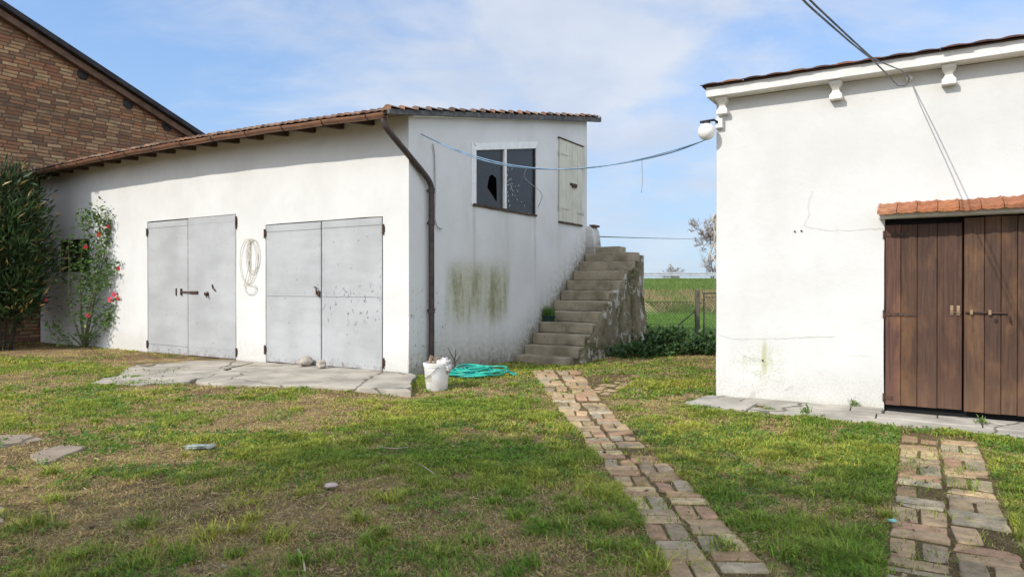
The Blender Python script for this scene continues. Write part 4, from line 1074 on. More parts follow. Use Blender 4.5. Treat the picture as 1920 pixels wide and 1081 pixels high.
def build_hose():
    cx, cy = gp(893, 706, -.09)[:2]; pts = []
    def loop(x0, y0, rx, ry, a0, turns, zz, ph=0):
        n = int(26 * turns)
        for i in range(n):
            a = a0 + 2 * math.pi * turns * i / n; k = 1 + .09 * math.sin(2.3 * a + ph)
            pts.append(Vector((x0 + rx * k * math.cos(a), y0 + ry * k * math.sin(a), zz + .022 * math.sin(a * 1.7 + ph) + .03)))
    loop(-.02, .02, .50, .46, .4, 1.9, .02, 0); loop(-.09, .06, .42, .44, .9, 1.6, .05, 1.4); loop(.02, .0, .30, .36, 0, 1.5, .075, 2.2); loop(.16, .05, .42, .38, 1.0, 1.4, .09, 3); loop(-.06, .02, .34, .40, .3, 1.3, .11, 4)
    loop(.40, .05, .18, .16, 2, .9, .06, 2)
    for p in [(.52, -.22, .02), (.70, -.18, .0), (.82, -.02, .0), (.80, .18, .0), (.66, .32, .01), (.56, .30, .04)]: pts.append(Vector(p))
    for _ in range(5): pts[:] = [pts[0]] + [(pts[i - 1] + pts[i] * 2 + pts[i + 1]) / 4 for i in range(1, len(pts) - 1)] + [pts[-1]]
    mb = MB(); z0 = gzf(cx, cy)
    mb.tube([(p.x, p.y, p.z) for p in pts], .0165, 8); g = newmat('hose_teal', .38, None, 0, .45); n = g.noise(g.co(), 5, 3, .5)
    g.put(g.b.inputs['Base Color'], g.mix(g.mr(n, .35, .65), (.012, .30, .26), (.03, .42, .30)))
    o = mb.build('garden_hose', g.mat, smooth=True); o.location = (cx, cy, z0); tag(o, 'coiled teal garden hose lying on the grass', 'hose')
build_hose()

M_ROCK = simple('pale_stone', (.40, .35, .29), .92, .35, 9, 0, .6)
for x, y, r_, lab, s in ((-2.44, -.14, (.13, .11, .10), 'larger pale stone propped against the right garage doors', 1), (-1.87, -.27, (.09, .085, .085), 'smaller squarish stone in front of the right garage doors', 4)):
    mb = MB(); mb.blob((0, 0, r_[2] * .85), r_, .45, 1.5, s, 3); o = mb.build('stone', M_ROCK, smooth=True, autos=30); p = gw(x, y, 0); o.location = (p.x, p.y, apron_z(p.x, p.y) - .004)
    tag(o, lab, 'stone', 'stones at the garage doors')


def smoothpts(P, it=3, sub=5):
    q = []
    P = [Vector(p) for p in P]
    for a, b in zip(P[:-1], P[1:]): q += [a.lerp(b, t / sub) for t in range(sub)]
    q.append(P[-1])
    for _ in range(it): q = [q[0]] + [(q[i - 1] + q[i] * 2 + q[i + 1]) / 4 for i in range(1, len(q) - 1)] + [q[-1]]
    return q


def wire(name, paths, r_, mat, label, cat, n=6, org=None):
    mb = MB(); org = Vector(org or paths[0][0])
    for p in paths: mb.tube([Vector(q) - org for q in p], r_, n)
    o = mb.build(name, mat, smooth=True); o.location = org; return tag(o, label, cat)


M_ROPE = simple('cream_rope', (.58, .53, .43), .9, .35, 30, 0, .3)
def build_ropes():
    L = lambda P: [gw(x, -.026 - .016 * random.random(), z) for x, z in P]
    x0 = -4.247
    def ell(cx, cz, rx, rz, a0, a1, n=26): return [(cx + rx * math.cos(R(a0 + (a1 - a0) * i / n)), cz + rz * math.sin(R(a0 + (a1 - a0) * i / n))) for i in range(n + 1)]
    paths = [L(ell(x0 + .10, 2.10, .20, .36, 110, -250)), L(ell(x0 + .12, 2.12, .17, .33, 110, -250)), L(ell(x0 - .04, 2.0, .26, .46, 80, 430)), L([(x0, 2.44), (x0 - .03, 2.2), (x0 + .01, 1.95), (x0 - .10, 1.62), (x0 - .16, 1.50)]),
             L([(x0, 2.44), (x0 + .03, 2.2), (x0 - .03, 1.95), (x0 + .05, 1.65), (x0 - .1, 1.52), (x0 + .1, 1.50), (x0 + .22, 1.44)]), L(ell(x0 + .04, 1.44, .18, .12, 150, 400)), L([(x0 - .02, 2.45), (x0, 2.1), (x0 + .02, 1.9)])]
    wire('rope_coil', paths, .0065, M_ROPE, 'pale rope hung in loops between the two garage doors', 'rope', 5, gw(x0, -.03, 2.44))
    # iron hook
    S = lambda P: [rw(x, y, z) for x, y, z in P]
    paths = [smoothpts(S([(-.045, .10, 2.50), (-.055, -.02, 2.42), (-.06, .20, 2.25), (-.12, .35, 2.12), (-.20, .40, 1.98), (-.10, .30, 1.85), (-.035, .2, 1.80)])), smoothpts(S([(-.04, .10, 2.50), (-.035, .16, 2.3), (-.06, .10, 2.1), (-.04, .16, 1.9)])),
             smoothpts(S([(-.04, .08, 2.50), (-.05, .04, 2.35), (-.03, .05, 2.2), (-.05, .08, 2.1)]))]
    wire('rope_coil', paths, .010, M_ROPE, 'pale rope hanging on the left edge of the white outbuilding', 'rope', 5)
build_ropes()

M_BLUE = simple('blue_cable_sheath', (.16, .28, .40), .45, .3, 5, 0, 0, .4, (.10, .17, .27)); M_BLK = simple('black_cable_sheath', (.045, .05, .055), .5, .3, 5, 0, 0, .4); M_GREYC = simple('grey_cable_sheath', (.35, .35, .34), .6, .3, 5, 0, 0)
def build_cables():
    A = gw(.03, .295, 4.175); B = rw(-.10, -.16, 3.50)
    def cat(sag, tw, ph, skew=.0):
        q = []
        for i in range(61):
            t = i / 60; p = A.lerp(B, t); k = 4 * t * (1 - t); q.append(p + Vector((tw * math.sin(13 * t + ph) * min(1, k * 3), tw * math.cos(11 * t + ph) * min(1, k * 3), -sag * k + tw * math.sin(9 * t + ph) * min(1, k * 3))))
        return q
    wire('overhead_cable', [cat(.50, .006, 0), cat(.515, .012, 2)], .0085, M_BLUE, 'sagging blue cable strung from the garage to the globe lamp', 'cable', 6)
    q = cat(.505, 0, 0)
    p = q[30] ; e = gw(.03, 4.46, 3.28)
    wire('stray_wire', [smoothpts([q[26], q[26] + Vector((-.06, .8, -.04)), e + Vector((.12, -.5, .25)), e])], .006, M_GREYC, 'thin wire running from the blue cable to the window corner', 'wire', 5)
    p = q[49]; wire('hanging_wire', [smoothpts([p, p + Vector((.0, 0, -.10)), p + Vector((.012, .01, -.3)), p + Vector((-.008, .0, -.48))])], .005, M_GREYC, 'short loose wire end dangling from the cable near the globe lamp', 'wire', 5)
    wire('wall_cable', [smoothpts([gw(.035, .62, 4.06), gw(.03, .68, 3.9), gw(.03, .70, 3.2), gw(.03, .68, 2.72), gw(.03, .74, 2.58), gw(.03, .86, 2.53), gw(.03, .90, 2.56)])], .011, M_GREYC, 'grey cable hanging down the garage end wall', 'cable')
    att = rw(2.31, -.05, 3.98)
    far = [rw(2.15, -3.3, 3.32), rw(2.08, -4.2, 3.20), rw(1.95, -5.5, 3.08), rw(1.6, -8, 3.25), rw(1.2, -11, 4.1)]
    main = smoothpts([att, rw(2.305, -.3, 3.87), rw(2.30, -1.0, 3.66), rw(2.26, -1.7, 3.49), rw(2.22, -2.4, 3.41)] + far, 2, 8)
    second = smoothpts([att, rw(2.30, -.7, 3.86), rw(2.275, -1.5, 3.70), rw(2.235, -2.4, 3.50)] + [p + Vector((dx, 0, dz)) for p, dx, dz in zip(far, (.0, .008, .018, .02, .02), (.012, .02, .022, .03, .05))], 2, 8)
    wire('service_cable', [main, second], .0062, M_BLK, 'pair of dark cables reaching the outbuilding wall from overhead', 'cable')
    mb = MB(); mb.lathe([(.012, 0), (.03, .01), (.035, .03), (.02, .045), (.035, .06), (.03, .08), (.0, .085)], (0, 0, 0), 12); mb.v = [(p[0], -p[2], p[1]) for p in mb.v]
    o = mb.build('cable_insulator', M_WHITEF, None, smooth=True); o.location = rw(2.31, .005, 3.98); o.rotation_euler = (0, 0, TH); tag(o, 'small wall insulator holding the dark cables on the outbuilding', 'insulator')
    a = gw(.12, 7.52, 2.80); b = Vector((26, 88, 7.55)); wire('power_line', [[a.lerp(b, t / 20) + Vector((0, 0, -.05 * 4 * t / 20 * (1 - t / 20))) for t in range(21)]], .014, M_BLK, 'thin dark wire stretching from the stairs towards the road', 'wire', 5)
build_cables()


def build_lamp():
    p = (-.10, -.13, 3.615); r_ = empty('globe_lamp', rw(.0, -.02, 3.70), TH); tag(r_, 'white globe lamp on a dark arm at the outbuilding corner', 'lamp'); o = (0, -.02, 3.70)
    mb = MB(); N = 24
    mb.lathe([(.117 * math.sin(math.pi * max(.02, i / N)), -.117 * math.cos(math.pi * i / N)) for i in range(N + 1)], p, 28)
    g = newmat('opal_globe', .25, (.80, .79, .76), 0, .5); g.b.inputs['Subsurface Weight'].default_value = .3; g.b.inputs['Subsurface Radius'].default_value = (.05, .05, .05); mb.build('globe', g.mat, r_, o, smooth=True)
    mb = MB(); mb.lathe([(.055, 0), (.05, .03), (.02, .04)], (p[0], p[1], p[2] + .10), 16); mb.tube([(-.19, -.13, 3.755), (.0, -.12, 3.765), (.03, -.07, 3.745), (.035, -.04, 3.68)], .017, 8); mb.build('arm', M_IRON, r_, o, smooth=True, autos=50)
    mb = MB(); mb.box(.0, .10, -.075, -.002, 3.66, 3.79); mb.build('junction_box', M_CREAMW, r_, o, bevel=.012)
build_lamp()


# ------------------------------------------------------------------ plants
def branch_tree(mb, p, d, L_, r_, depth, spread=.5, up=.15, tips=None, seg=4):
    pts = [p.copy()]; rs = [r_]
    for i in range(seg):
        d = (d + Vector((random.gauss(0, .12), random.gauss(0, .12), random.gauss(0, .08) + up * .2))).normalized(); p = p + d * (L_ / seg); pts.append(p.copy()); rs.append(r_ * (1 - .4 * (i + 1) / seg))
    mb.tube(pts, [max(q, .013 + .004 * (depth > 0)) for q in rs], 5 if depth > 1 else 3, cap=False)
    if depth <= 0:
        if tips is not None: tips.append((p.copy(), d.copy()))
        return
    for k in range(random.randint(2, 4) if depth > 1 else random.randint(3, 4)):
        i = random.randint(1, seg); q = pts[i]; ax = d.orthogonal(); ax.rotate(Matrix.Rotation(random.uniform(0, 6.28), 3, d)); dd = (d + ax * random.uniform(.4, 1.) * spread * 1.6 + Vector((0, 0, up))).normalized()
        branch_tree(mb, q, dd, L_ * random.uniform(.55, .78), rs[i] * .65, depth - 1, spread, up, tips, seg)


M_TWIG = simple('grey_twigs', (.30, .26, .23), .95, .3, 6, 0, .2)
M_BARK = simple('bare_bark', (.17, .135, .105), .95, .4, 6, 0, .3)
def build_far_trees():
    random.seed(21)
    for nm, px, Y, h, dp, lab, base in (('bare_tree', 1334, 66, 3.6, 7, 'tall leafless tree rising behind the guardrail beside the outbuilding', 1.6), ('bare_shrub', 1257, 92, 1.5, 5, 'low bushy leafless tree far beyond the guardrail', 1.6)):
        X = (px - 960) / F * Y; r_ = empty(nm, (X, Y, base)); tag(r_, lab, 'tree')
        mb = MB()
        for k in range(3 if nm == 'bare_tree' else 6):
            branch_tree(mb, Vector((random.gauss(0, .15), random.gauss(0, .15), -.2)), Vector((random.gauss(0, .35), random.gauss(0, .2), 1)).normalized(), h * random.uniform(.75, 1.), .085 if dp == 7 else .06, dp - (k > 0), .55, .13, None, 4)
        mb.build('branches', M_TWIG, r_)
    random.seed(8)
build_far_trees()


def build_camellia():
    b0 = Vector(gp(158, 650, -.05)); Y = 16.85
    r_ = empty('camellia_bush', b0); tag(r_, 'straggly camellia bush with red flowers against the white garage wall', 'bush')
    def at(px, py, y=None): y = y or Y + random.uniform(-.25, .15); return Vector(((px - 960) / F * y, y, CAMZ + (HZ - py) / F * y)) - b0
    mb = MB(); stems = [[(158, 650), (160, 615), (165, 590), (172, 545), (180, 500), (188, 450), (184, 390)], [(157, 650), (150, 600), (150, 540), (152, 480), (160, 420), (170, 400)], [(155, 650), (140, 605), (128, 560), (130, 500), (128, 450)],
        [(160, 645), (178, 600), (205, 580), (228, 560), (240, 550)], [(156, 650), (130, 625), (105, 615), (92, 600)], [(160, 630), (170, 560), (195, 510), (222, 500)], [(158, 648), (185, 615), (205, 600), (228, 590)], [(172, 545), (195, 480), (205, 430), (203, 400)], [(165, 590), (150, 560), (165, 520), (175, 470)], [(157, 650), (120, 640), (98, 628)]]
    P = []; D = []
    for st in stems:
        y0 = Y + random.uniform(-.2, .1); q = [at(px, py, y0) if i else Vector((0, 0, -.05)) for i, (px, py) in enumerate(st)]; q = smoothpts(q, 2, 4); n = len(q)
        mb.tube(q, [.019 * (1 - .75 * i / n) for i in range(n)], 5)
        for i, p in enumerate(q):
            t = i / n
            if t < .22 and random.random() < .7: continue
            for _ in range(9 if t > .4 else 4):
                if random.random() < (.82 if q[-1].x > -.1 else .30):
                    for s in range(3):
                        P.append(p + Vector((random.gauss(0, .11), random.gauss(0, .09), random.gauss(0, .10)))); D.append((random.gauss(0, 1), random.gauss(0, 1), random.gauss(-.1, .7)))
    mb.build('stems', simple('camellia_stem', (.22, .20, .12), .8, .4, 12), r_, smooth=True)
    P = np.array([tuple(p) for p in P]); n = len(P); leaves('foliage', P, np.array(D), rng.uniform(.075, .13, n), rng.uniform(.04, .062, n), np.array((.075, .14, .025)) * rng.uniform(.6, 2.0, (n, 1)), M_GRN, r_)
    MF = simple('camellia_red', (.62, .035, .055), .55, .35, 14, 0, .2, .3, (.45, .02, .03))
    MF2 = simple('camellia_pink', (.75, .10, .16), .55, .3, 14, 0, .2, .3, (.6, .05, .08))
    for px, py, s in ((187, 440, 1.1), (162, 463, 1.), (224, 503, 1.1), (207, 561, 1.25), (215, 552, 1.1), (223, 559, 1.1), (234, 550, .7), (166, 590, 1.2), (204, 425, .8), (87, 562, .7)):
        c = at(px, py, Y - .12); mb = MB()
        for ring, rad, tilt in ((8, .060, .25), (6, .042, .75), (4, .024, 1.2)):
            for k in range(ring):
                a = 2 * math.pi * k / ring + ring; d = Vector((math.cos(a), -.45 - tilt * .5, math.sin(a))); d.normalize(); t = d.cross(Vector((0, 1, 0))).normalized() * rad * .55 * s; e = c + d * rad * s
                mb.quad(c, c + d * rad * .55 * s + t, e + Vector((0, .012, 0)) + t * .5, e - t * .5, c + d * rad * .55 * s - t)
        mb.blob(c + Vector((0, -.02, 0)), (.03 * s,) * 3, .3, 3, 2, 1)
        mb.build('flower', MF2 if py > 540 else MF, r_)
build_camellia()


def build_oleander():
    Y = 16.6; X = (2 - 960) / F * Y; b0 = Vector((X, Y, -.08)); r_ = empty('oleander_bush', b0); tag(r_, 'large dark evergreen oleander bush at the left edge before the brick wall', 'bush')
    mb = MB(); P = []; D = []; random.seed(5); C = []
    for k in range(30):
        a = random.uniform(0, 6.28); rr_ = random.uniform(.15, 1.) ** .6; top = Vector((math.cos(a) * rr_ * 1.12 - .1, math.sin(a) * rr_ * .75, random.uniform(1.2, 4.3) * (1 - .10 * rr_)))
        base = Vector((math.cos(a) * .25, math.sin(a) * .2, 0)); q = smoothpts([base, base * 1.5 + Vector((0, 0, .7)), base.lerp(top, .6) + Vector((0, 0, .25)), top], 2, 5); mb.tube(q, [.012 * (1 - .8 * i / len(q)) for i in range(len(q))], 5)
        for i, p in enumerate(q):
            if p.z > 1.0 and i > 6: C.append((p, (q[-1] - q[-3]).normalized(), .28 + .1 * random.random()))
    for _ in range(230):
        a = random.uniform(0, 6.28); z = random.uniform(1.0, 4.2); e = 1.12 * math.sqrt(max(.05, 1 - ((z - 2.4) / 2.15) ** 2)) * random.uniform(.35, 1.08); C.append((Vector((math.cos(a) * e - .08, math.sin(a) * e * .8, z)), Vector((math.cos(a) * .5, math.sin(a) * .5, .8)), .30))
    cols = []
    for p, d, s in C:
        tone = random.uniform(.4, 1.6)
        for _ in range(46):
            o_ = Vector((random.gauss(0, s * .5), random.gauss(0, s * .5), random.gauss(0, s * .55))); P.append(p + o_); dd = d + o_ * 2.2 + Vector((random.gauss(0, .4), random.gauss(0, .4), random.gauss(0, .4))); D.append(tuple(dd)); u = random.random()
            cols.append(tuple(np.array((.040, .075, .022) if u < .93 else (.30, .20, .07)) * tone * random.uniform(.7, 1.3)))
    mb.build('stems', simple('oleander_stem', (.05, .04, .028), .9, .4, 8), r_, smooth=True)
    P = np.array([tuple(p) for p in P]); n = len(P); leaves('foliage', P, np.array(D), rng.uniform(.17, .30, n), rng.uniform(.032, .05, n), np.array(cols), M_GRN, r_, .15)
build_oleander()


def build_weeds():
    random.seed(9)
    for nm, c, rad, n, lab in (('leafy_shrub', (3.75, 15.9), (.85, .5, .42), 1300, 'dark leafy shrub heaped at the foot of the wire fence'), ('ivy_patch', (2.95, 15.5), (.75, .42, .22), 700, 'low ivy spreading at the foot of the stair buttress'), ('ivy_patch', (4.75, 15.6), (.6, .5, .34), 700, 'low ivy growing under the metal gate')):
        b0 = Vector((c[0], c[1], gzf(*c) - .02)); r_ = empty(nm, b0); tag(r_, lab, 'shrub' if 'shrub' in nm else 'ivy')
        mb = MB(); P = []; D = []
        for k in range(16):
            a = random.uniform(0, 6.28); t = Vector((math.cos(a) * rad[0] * random.uniform(.3, 1), math.sin(a) * rad[1] * random.uniform(.3, 1), rad[2] * random.uniform(.5, 1.4))); q = smoothpts([Vector((t.x * .15, t.y * .15, 0)), t * .55 + Vector((0, 0, .12)), t], 2, 4); mb.tube(q, [.012 * (1 - .7 * i / len(q)) for i in range(len(q))], 4)
        mb.build('stems', M_BARK, r_)
        v = rng.normal(size=(n, 3)); v /= np.linalg.norm(v, axis=1, keepdims=True); v *= rng.uniform(.35, 1.05, (n, 1)) ** .5; bump_ = 1 + .35 * np.sin(v[:, :1] * 7 + 1) * np.cos(v[:, 1:2] * 6); P = v * np.array(rad) * bump_; P[:, 2] = np.abs(P[:, 2]) * 1.25 + .02
        leaves('foliage', P, v + rng.normal(0, .6, (n, 3)) + (0, -.2, 0), rng.uniform(.09, .17, n), rng.uniform(.055, .09, n), np.array((.040, .080, .022)) * rng.uniform(.5, 2.1, (n, 1)), M_GRN, r_)
    # sprigs at the foot of the outbuilding and in the joints
    for (x, y), h, lab in (((1.72, -.06), .18, 'small weed sprig rooted at the outbuilding wall foot'), ((1.28, -.86), .14, 'grassy weed tuft on the edge of the grey pavement'), ((3.02, -.45), .10, 'weed growing in the open joint of the pavement before the doors'), ((3.48, -.35), .15, 'weed sprig on the pavement before the right brown door leaf')):
        p = rw(x, y, -.02); n = 55; h *= .7; q = np.stack([rng.normal(0, .035, n), rng.normal(0, .03, n), np.abs(rng.normal(0, h * .35, n))], 1)
        o = leaves('weed', q, np.stack([rng.normal(0, .5, n), rng.normal(0, .5, n), np.ones(n)], 1), rng.uniform(.03, .07, n), rng.uniform(.008, .02, n), np.array((.12, .19, .04)) * rng.uniform(.6, 1.5, (n, 1)), M_GRN); o.location = p; tag(o, lab, 'weed', 'weeds by the outbuilding')
    # bare dead sapling behind the bucket
    r0 = gw(.28, .95, 0); mb = MB(); Q = lambda P: [Vector(p) for p in P]
    mb.tube(Q([(0, 0, -.1), (.01, 0, .12), (-.01, .02, .24), (-.08, .02, .36), (-.13, .02, .46)]), [.012, .011, .009, .007, .004], 5); mb.tube(Q([(0, .01, .2), (.01, .02, .32), (.015, .0, .43)]), [.008, .007, .004], 5); mb.tube(Q([(.0, 0, .16), (.06, .0, .25), (.10, 0, .31)]), [.007, .006, .003], 5); mb.tube(Q([(.012, .02, .3), (.05, .02, .36)]), [.005, .003], 4)
    o = mb.build('dead_sapling', simple('dead_twig', (.06, .045, .035), .9), None); o.location = (r0.x, r0.y, gzf(r0.x, r0.y)); tag(o, 'bare dead sapling standing behind the white bucket', 'sapling')
build_weeds()


# ------------------------------------------------------------------ fence, gate, guardrail, bank
M_FW = simple('fence_wire', (.10, .105, .095), .7, .4, 8, .1, 0); M_POST = simple('fence_post_wood', (.13, .12, .09), .9, .45, 9, 0, .4); M_GATE = simple('gate_iron', (.075, .08, .07), .7, .4, 10, .2, .1)
def netting(mb, x0, x1, z0, z1, s=.085, r_=.0046):
    h = z1 - z0; k = int((x1 - x0 + h) / s)
    for sg in (1, -1):
        for i in range(k):
            a = x0 - h + i * s if sg > 0 else x0 + i * s
            p0 = [a, z0]; p1 = [a + sg * h, z1]
            # clip to the panel in x
            def clip(p, q):
                (xa, za), (xb, zb) = p, q
                ts = [0., 1.]
                for lim in (x0, x1):
                    if (xa - lim) * (xb - lim) < 0: ts.append((lim - xa) / (xb - xa))
                ts = sorted(ts); out = []
                for t0, t1 in zip(ts[:-1], ts[1:]):
                    tm = (t0 + t1) / 2; xm = xa + (xb - xa) * tm
                    if x0 <= xm <= x1: out.append(((xa + (xb - xa) * t0, za + (zb - za) * t0), (xa + (xb - xa) * t1, za + (zb - za) * t1)))
                return out
            for (xa, za), (xb, zb) in clip(p0, p1): mb.tube([(xa, sg * .003, za), (xb, sg * .003, zb)], r_, 3, False)
def build_fence():
    fr = empty('wire_fence', (3.7, 17.8, -.1)); tag(fr, 'sagging chain link fence between the stairs and the gate post', 'fence')
    mb = MB(); netting(mb, -2.0, 1.05, .0, 1.18); mb.build('netting', M_FW, fr)
    for z in (1.18, .6): 
        mb = MB(); mb.tube([(-2, 0, z), (-.5, 0, z - .012), (1.05, 0, z)], .006, 5); mb.build('strand', M_FW, fr)
    mb = MB(); mb.tube([(1.06, -.02, .92), (-.05, -.03, .02)], .016, 6); mb.build('brace', M_GATE, fr)
    ps = MB(); ps.loft([[(-w_, -w_, z), (w_, -w_, z), (w_, w_, z), (-w_, w_, z)] for w_, z in ((.06, -.1), (.057, .6), (.055, 1.25), (.053, 1.50))]); ps.box(.06, .12, -.03, .03, 1.13, 1.17); ps.box(.06, .12, -.03, .03, .25, .29)
    o = ps.build('fence_post', M_POST, None, bevel=.012, wob=.012, wfr=3, cut=.2); o.location = (4.83, 17.8, -.1); tag(o, 'weathered grey gate post between wire fence and gate', 'post')
    gt = empty('wire_gate', (5.6, 17.8, -.1)); tag(gt, 'metal framed wire mesh gate half hidden by the outbuilding', 'gate')
    mb = MB(); mb.tube([(-.60, 0, .02), (-.60, 0, 1.40), (.60, 0, 1.40), (.60, 0, .02), (-.60, 0, .02)], .028, 8); mb.build('gate_frame', M_GATE, gt)
    mb = MB(); netting(mb, -.58, .58, .04, 1.30); mb.build('netting', M_FW, gt)
    mb = MB(); mb.tube([(-.58, 0, 1.30), (.58, 0, 1.30)], .008, 5); mb.build('strand', M_FW, gt)
build_fence()


def build_bank():
    xs = np.concatenate([np.arange(-160, 0, 6.), np.arange(0, 45, .8), np.arange(45, 220, 6.)]); prof = [(35, -.08), (37, -.02), (39, .25), (43, .75), (48, 1.30), (53, 1.80), (55, 1.98), (58, 2.02), (72, 2.02), (80, .6), (90, -.15)]
    V = []; C = []
    for y, z in prof:
        for x in xs:
            n = float(fbm(np.array([x * .35]), np.array([y * .35]), 4, 3)[0] - .5); V.append((x, y + n * 1.2, z + n * .25))
            t = (y - 36) / 19
            if t < .06: c = (.14, .24, .045)
            elif t < .5: c = (.36, .30, .14)
            elif t < .66: c = (.26, .26, .09)
            else: c = (.17, .24, .06)
            if y > 57: c = (.10, .10, .10)
            C.append(tuple(q * (1 + n * .7) for q in c))
    nx = len(xs); ny = len(prof); i = (np.arange(ny - 1)[:, None] * nx + np.arange(nx - 1)[None]).ravel(); Fi = np.stack([i, i + 1, i + nx + 1, i + nx], 1)
    o = np_mesh('embankment', np.array(V), np.full(len(i), 4), Fi.ravel(), np.array(C), colmat('bank_grass', .95, .45, 2.2, .8, .12), smooth=True); tag(o, 'grassy road embankment with dry slope and green crest', 'embankment', kind='structure')
    # standing dry stalks and grass over the slope
    n = 60000; x = rng.uniform(8, 26, n); y = rng.uniform(36, 56.5, n); z = np.interp(y, [p[0] for p in prof], [p[1] for p in prof])
    t = np.clip((y - 36) / 19, 0, 1); h = np.where((t > .06) & (t < .7), rng.uniform(.15, .45, n), rng.uniform(.08, .2, n)) ; c = np.where(((t > .05) & (t < .5) & (fbm(x * .5, y * .25, 6, 3) + rng.normal(0, .08, n) > .45))[:, None], np.array((.36, .29, .15)), np.array((.17, .25, .06))) * rng.uniform(.6, 1.3, (n, 1))
    o = leaves('dry_grass', np.stack([x, y, z - .02], 1), np.stack([rng.normal(0, .35, n), rng.normal(0, .35, n), np.ones(n)], 1), h, .035, c, M_GRASS); tag(o, 'tall dry grass covering the embankment slope', 'dry grass', kind='stuff')
    n = 60000; x = rng.uniform(2, 22, n); y = rng.uniform(18.2, 36.5, n); o = leaves('crop', np.stack([x, y, gz(x, y) - .01], 1), np.stack([rng.normal(0, .5, n), rng.normal(0, .5, n), np.ones(n)], 1), rng.uniform(.06, .17, n), .022, np.array((.16, .28, .05)) * rng.uniform(.7, 1.4, (n, 1)), M_GRASS)
    tag(o, 'short green crop growing in the field beyond the fence', 'crop', kind='stuff')
    gr = empty('guardrail', (15, 56.4, 1.9)); tag(gr, 'long grey metal guardrail along the top of the embankment', 'guardrail')
    g = simple('galvanised_steel', (.52, .54, .56), .45, .2, 3, .3, .05, .5)
    mb = MB(); pf = [(0, 0), (-.05, .03), (-.05, .09), (0, .14), (0, .17), (-.05, .22), (-.05, .28), (0, .31), (.012, .31), (.012, 0)]
    mb.prism([(a, b) for a, b in pf], lambda a, b, d: (d, a, .38 + b), -60, 90); mb.build('rail', g, gr)
    for k in range(38): mb = MB(); x = -58 + k * 4; mb.box(x - .05, x + .05, .02, .10, -.5, .60); mb.build('post', g, gr)
build_bank()


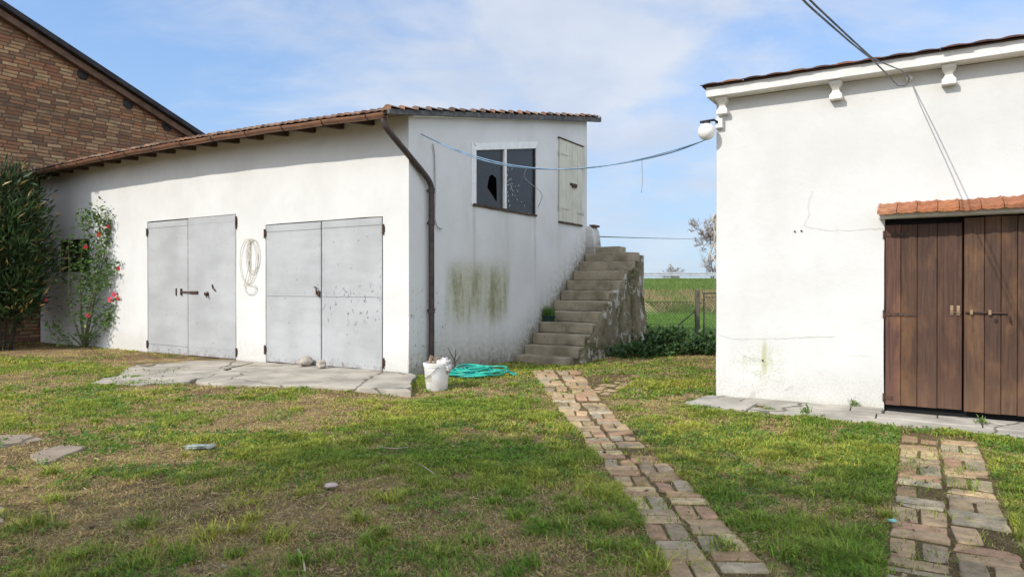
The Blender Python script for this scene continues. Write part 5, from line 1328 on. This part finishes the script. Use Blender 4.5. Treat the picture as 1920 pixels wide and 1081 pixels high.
# ------------------------------------------------------------------ bits lying on the lawn
def build_litter():
    M = M_GRN
    p = gp(620, 919); mb = MB(); mb.blob((0, 0, .02), (.055, .04, .018), .3, 2, 2, 2); o = mb.build('pebble', simple('pink_stone', (.52, .40, .36), .8, .2, 20)); o.location = (p[0], p[1], gzf(p[0], p[1]) + .02); tag(o, 'flat pinkish stone lying in the shaded lawn', 'stone')
    def twig(pts, r_, lab):
        q = [Vector(gp(*a)) for a in pts]; q = [Vector((v.x, v.y, gzf(v.x, v.y) + .028)) for v in q]; wire('twig', [smoothpts(q, 2, 4)], r_, simple('pale_twig', (.46, .38, .27), .9), lab, 'twig', 5)
    twig([(757, 868), (775, 872), (795, 880), (815, 893)], .005, 'thin pale curved twig lying in the middle of the lawn'); twig([(557, 1040), (567, 1055), (571, 1081)], .006, 'pale dry twig lying at the bottom edge of the lawn'); twig([(705, 842), (740, 846), (765, 843)], .005, 'straight dry stalk lying in the brown patch of lawn')
    p = gp(368, 845); mb = MB(); mb.blob((0, 0, .02), (.10, .05, .02), .9, 2.6, 6, 3); mb.blob((.11, .03, .02), (.06, .05, .02), .9, 3, 9, 2)
    o = mb.build('plastic_scrap', simple('pale_plastic', (.33, .36, .31), .5, .3, 12, 0, .4, .4), None, smooth=True); o.location = (p[0], p[1], gzf(p[0], p[1]) + .02); tag(o, 'crumpled pale plastic scrap lying in the lawn', 'litter')
    p = gp(1674, 983); mb = MB(); mb.blob((0, 0, .012), (.028, .016, .012), .7, 3, 3, 2); o = mb.build('plastic_scrap', simple('teal_plastic', (.22, .50, .45), .4, .2, 12), None, smooth=True); o.location = (p[0], p[1], gzf(p[0], p[1]) + .02); tag(o, 'tiny teal plastic scrap beside the straight brick path', 'litter')
    n = 26000; y = np.concatenate([rng.uniform(2.8, 6.5, n // 2), rng.uniform(5, 12, n // 2)]); x = rng.uniform(-.82, .7, n) * y
    k = (green(x, y) < .52) & ~inpoly(x, y, GAR) & ~inpoly(x, y, RBD) & ~inpoly(x, y, APRON) & ~inpoly(x, y, APRON2) & ~inpoly(x, y, PAVE) & (np.abs(x - path_c(y)) > path_w(y) / 2) & ~inpoly(x, y, RPATH); x = x[k]; y = y[k]; n = len(x)
    a = rng.uniform(0, 6.28, n); o = leaves('straw', np.stack([x, y, gz(x, y) + rng.uniform(.003, .012, n)], 1), np.stack([np.cos(a), np.sin(a), rng.normal(.08, .16, n)], 1), rng.uniform(.03, .10, n), rng.uniform(.003, .006, n), np.array((.60, .46, .24)) * rng.uniform(.45, 1.25, (n, 1)), M_GRASS)
    tag(o, 'dry straw and dead stalks lying on the bare soil', 'straw', kind='stuff')
    cs = MB(); random.seed(31)
    for _ in range(420):
        yy = random.uniform(3, 10.5); xx = random.uniform(-.8, .55) * yy
        if float(green(np.array([xx]), np.array([yy]))[0]) > .42 or abs(xx - float(path_c(yy))) < .4: continue
        r0 = random.uniform(.008, .024); q = random.uniform(.6, 1.3); cs.col = (.19 * q, .12 * q, .068 * q) if random.random() < .8 else (.38 * q, .33 * q, .27 * q); cs.blob((xx, yy, gzf(xx, yy) + r0 * .3), (r0, r0 * random.uniform(.6, 1), r0 * .6), .6, 2., random.random() * 9, 1)
    o = cs.build('soil_clods', colmat('clod', .95, .3, 40)); tag(o, 'crumbs of soil and grit on the bare patches', 'soil', kind='stuff')
    # scattered fallen leaves, dry crumbs
    n = 1500; y = rng.uniform(3, 13, n); x = rng.uniform(-.8, .62, n) * y; k = ~inpoly(x, y, GAR) & ~inpoly(x, y, RBD) & ~inpoly(x, y, APRON) & ~inpoly(x, y, PAVE); x = x[k]; y = y[k]; n = len(x)
    c = np.where((rng.random(n) < .6)[:, None], np.array((.40, .31, .19)), np.array((.16, .11, .07))) * rng.uniform(.6, 1.3, (n, 1))
    o = leaves('fallen_leaves', np.stack([x, y, gz(x, y) + .02], 1), np.stack([rng.normal(size=n), rng.normal(size=n), rng.normal(0, .25, n)], 1), rng.uniform(.02, .055, n), rng.uniform(.012, .03, n), c, M_GRASS); tag(o, 'dry leaf crumbs scattered over the lawn', 'leaves', kind='stuff')
build_litter()


# ------------------------------------------------------------------ garden trees to the left of the viewer (their shade lies on the lawn)
def garden_tree(base, h, rx, n, lab, seed):
    random.seed(seed); r_ = empty('garden_tree', (base[0], base[1], -.06)); tag(r_, lab, 'tree')
    mb = MB(); mb.tube(smoothpts([(0, 0, -.1), (.05, .02, h * .3), (-.05, .05, h * .6), (.05, 0, h * .9)], 2, 4), [.16 * (1 - .05 * i) for i in range(13)], 8)
    cl = []
    for k in range(30):
        a = random.uniform(0, 6.28); rr_ = rx * math.sqrt(random.uniform(.04, 1)); z = h * random.uniform(.62, 1.0) * (1 - .10 * (rr_ / rx) ** 2); c = Vector((math.cos(a) * rr_, math.sin(a) * rr_, z)); cl.append(c)
        mb.tube(smoothpts([(0, 0, h * .4), c * .5 + Vector((0, 0, h * .22)), c], 1, 4), [.05 * (1 - .08 * i) for i in range(9)], 5)
    mb.build('trunk', M_BARK, r_, smooth=True)
    P = np.concatenate([rng.normal(0, 1, (n // 30, 3)) * (.55, .55, .40) + tuple(c) for c in cl]); m = len(P)
    leaves('crown', P, rng.normal(size=(m, 3)), rng.uniform(.14, .24, m), rng.uniform(.10, .15, m), np.array((.055, .10, .025)) * rng.uniform(.6, 1.6, (m, 1)), M_GRN, r_)
# shade centre on the lawn minus the sun's run for a crown at ~5.5 m
hx = Ldir.x / -Ldir.z; hy = Ldir.y / -Ldir.z
for (sx_, sy_), h, rx, n, lab, sd in (((-.9, 4.3), 6.2, 2.1, 9000, 'round garden tree in thin early leaf left of the lawn, nearest the viewer', 3), ((2.7, 2.7), 7.0, 2.2, 8000, 'taller garden tree in thin early leaf behind the viewer', 4)):
    zc = h * .8; garden_tree((sx_ - hx * zc, sy_ - hy * zc), h, rx, n, lab, sd)
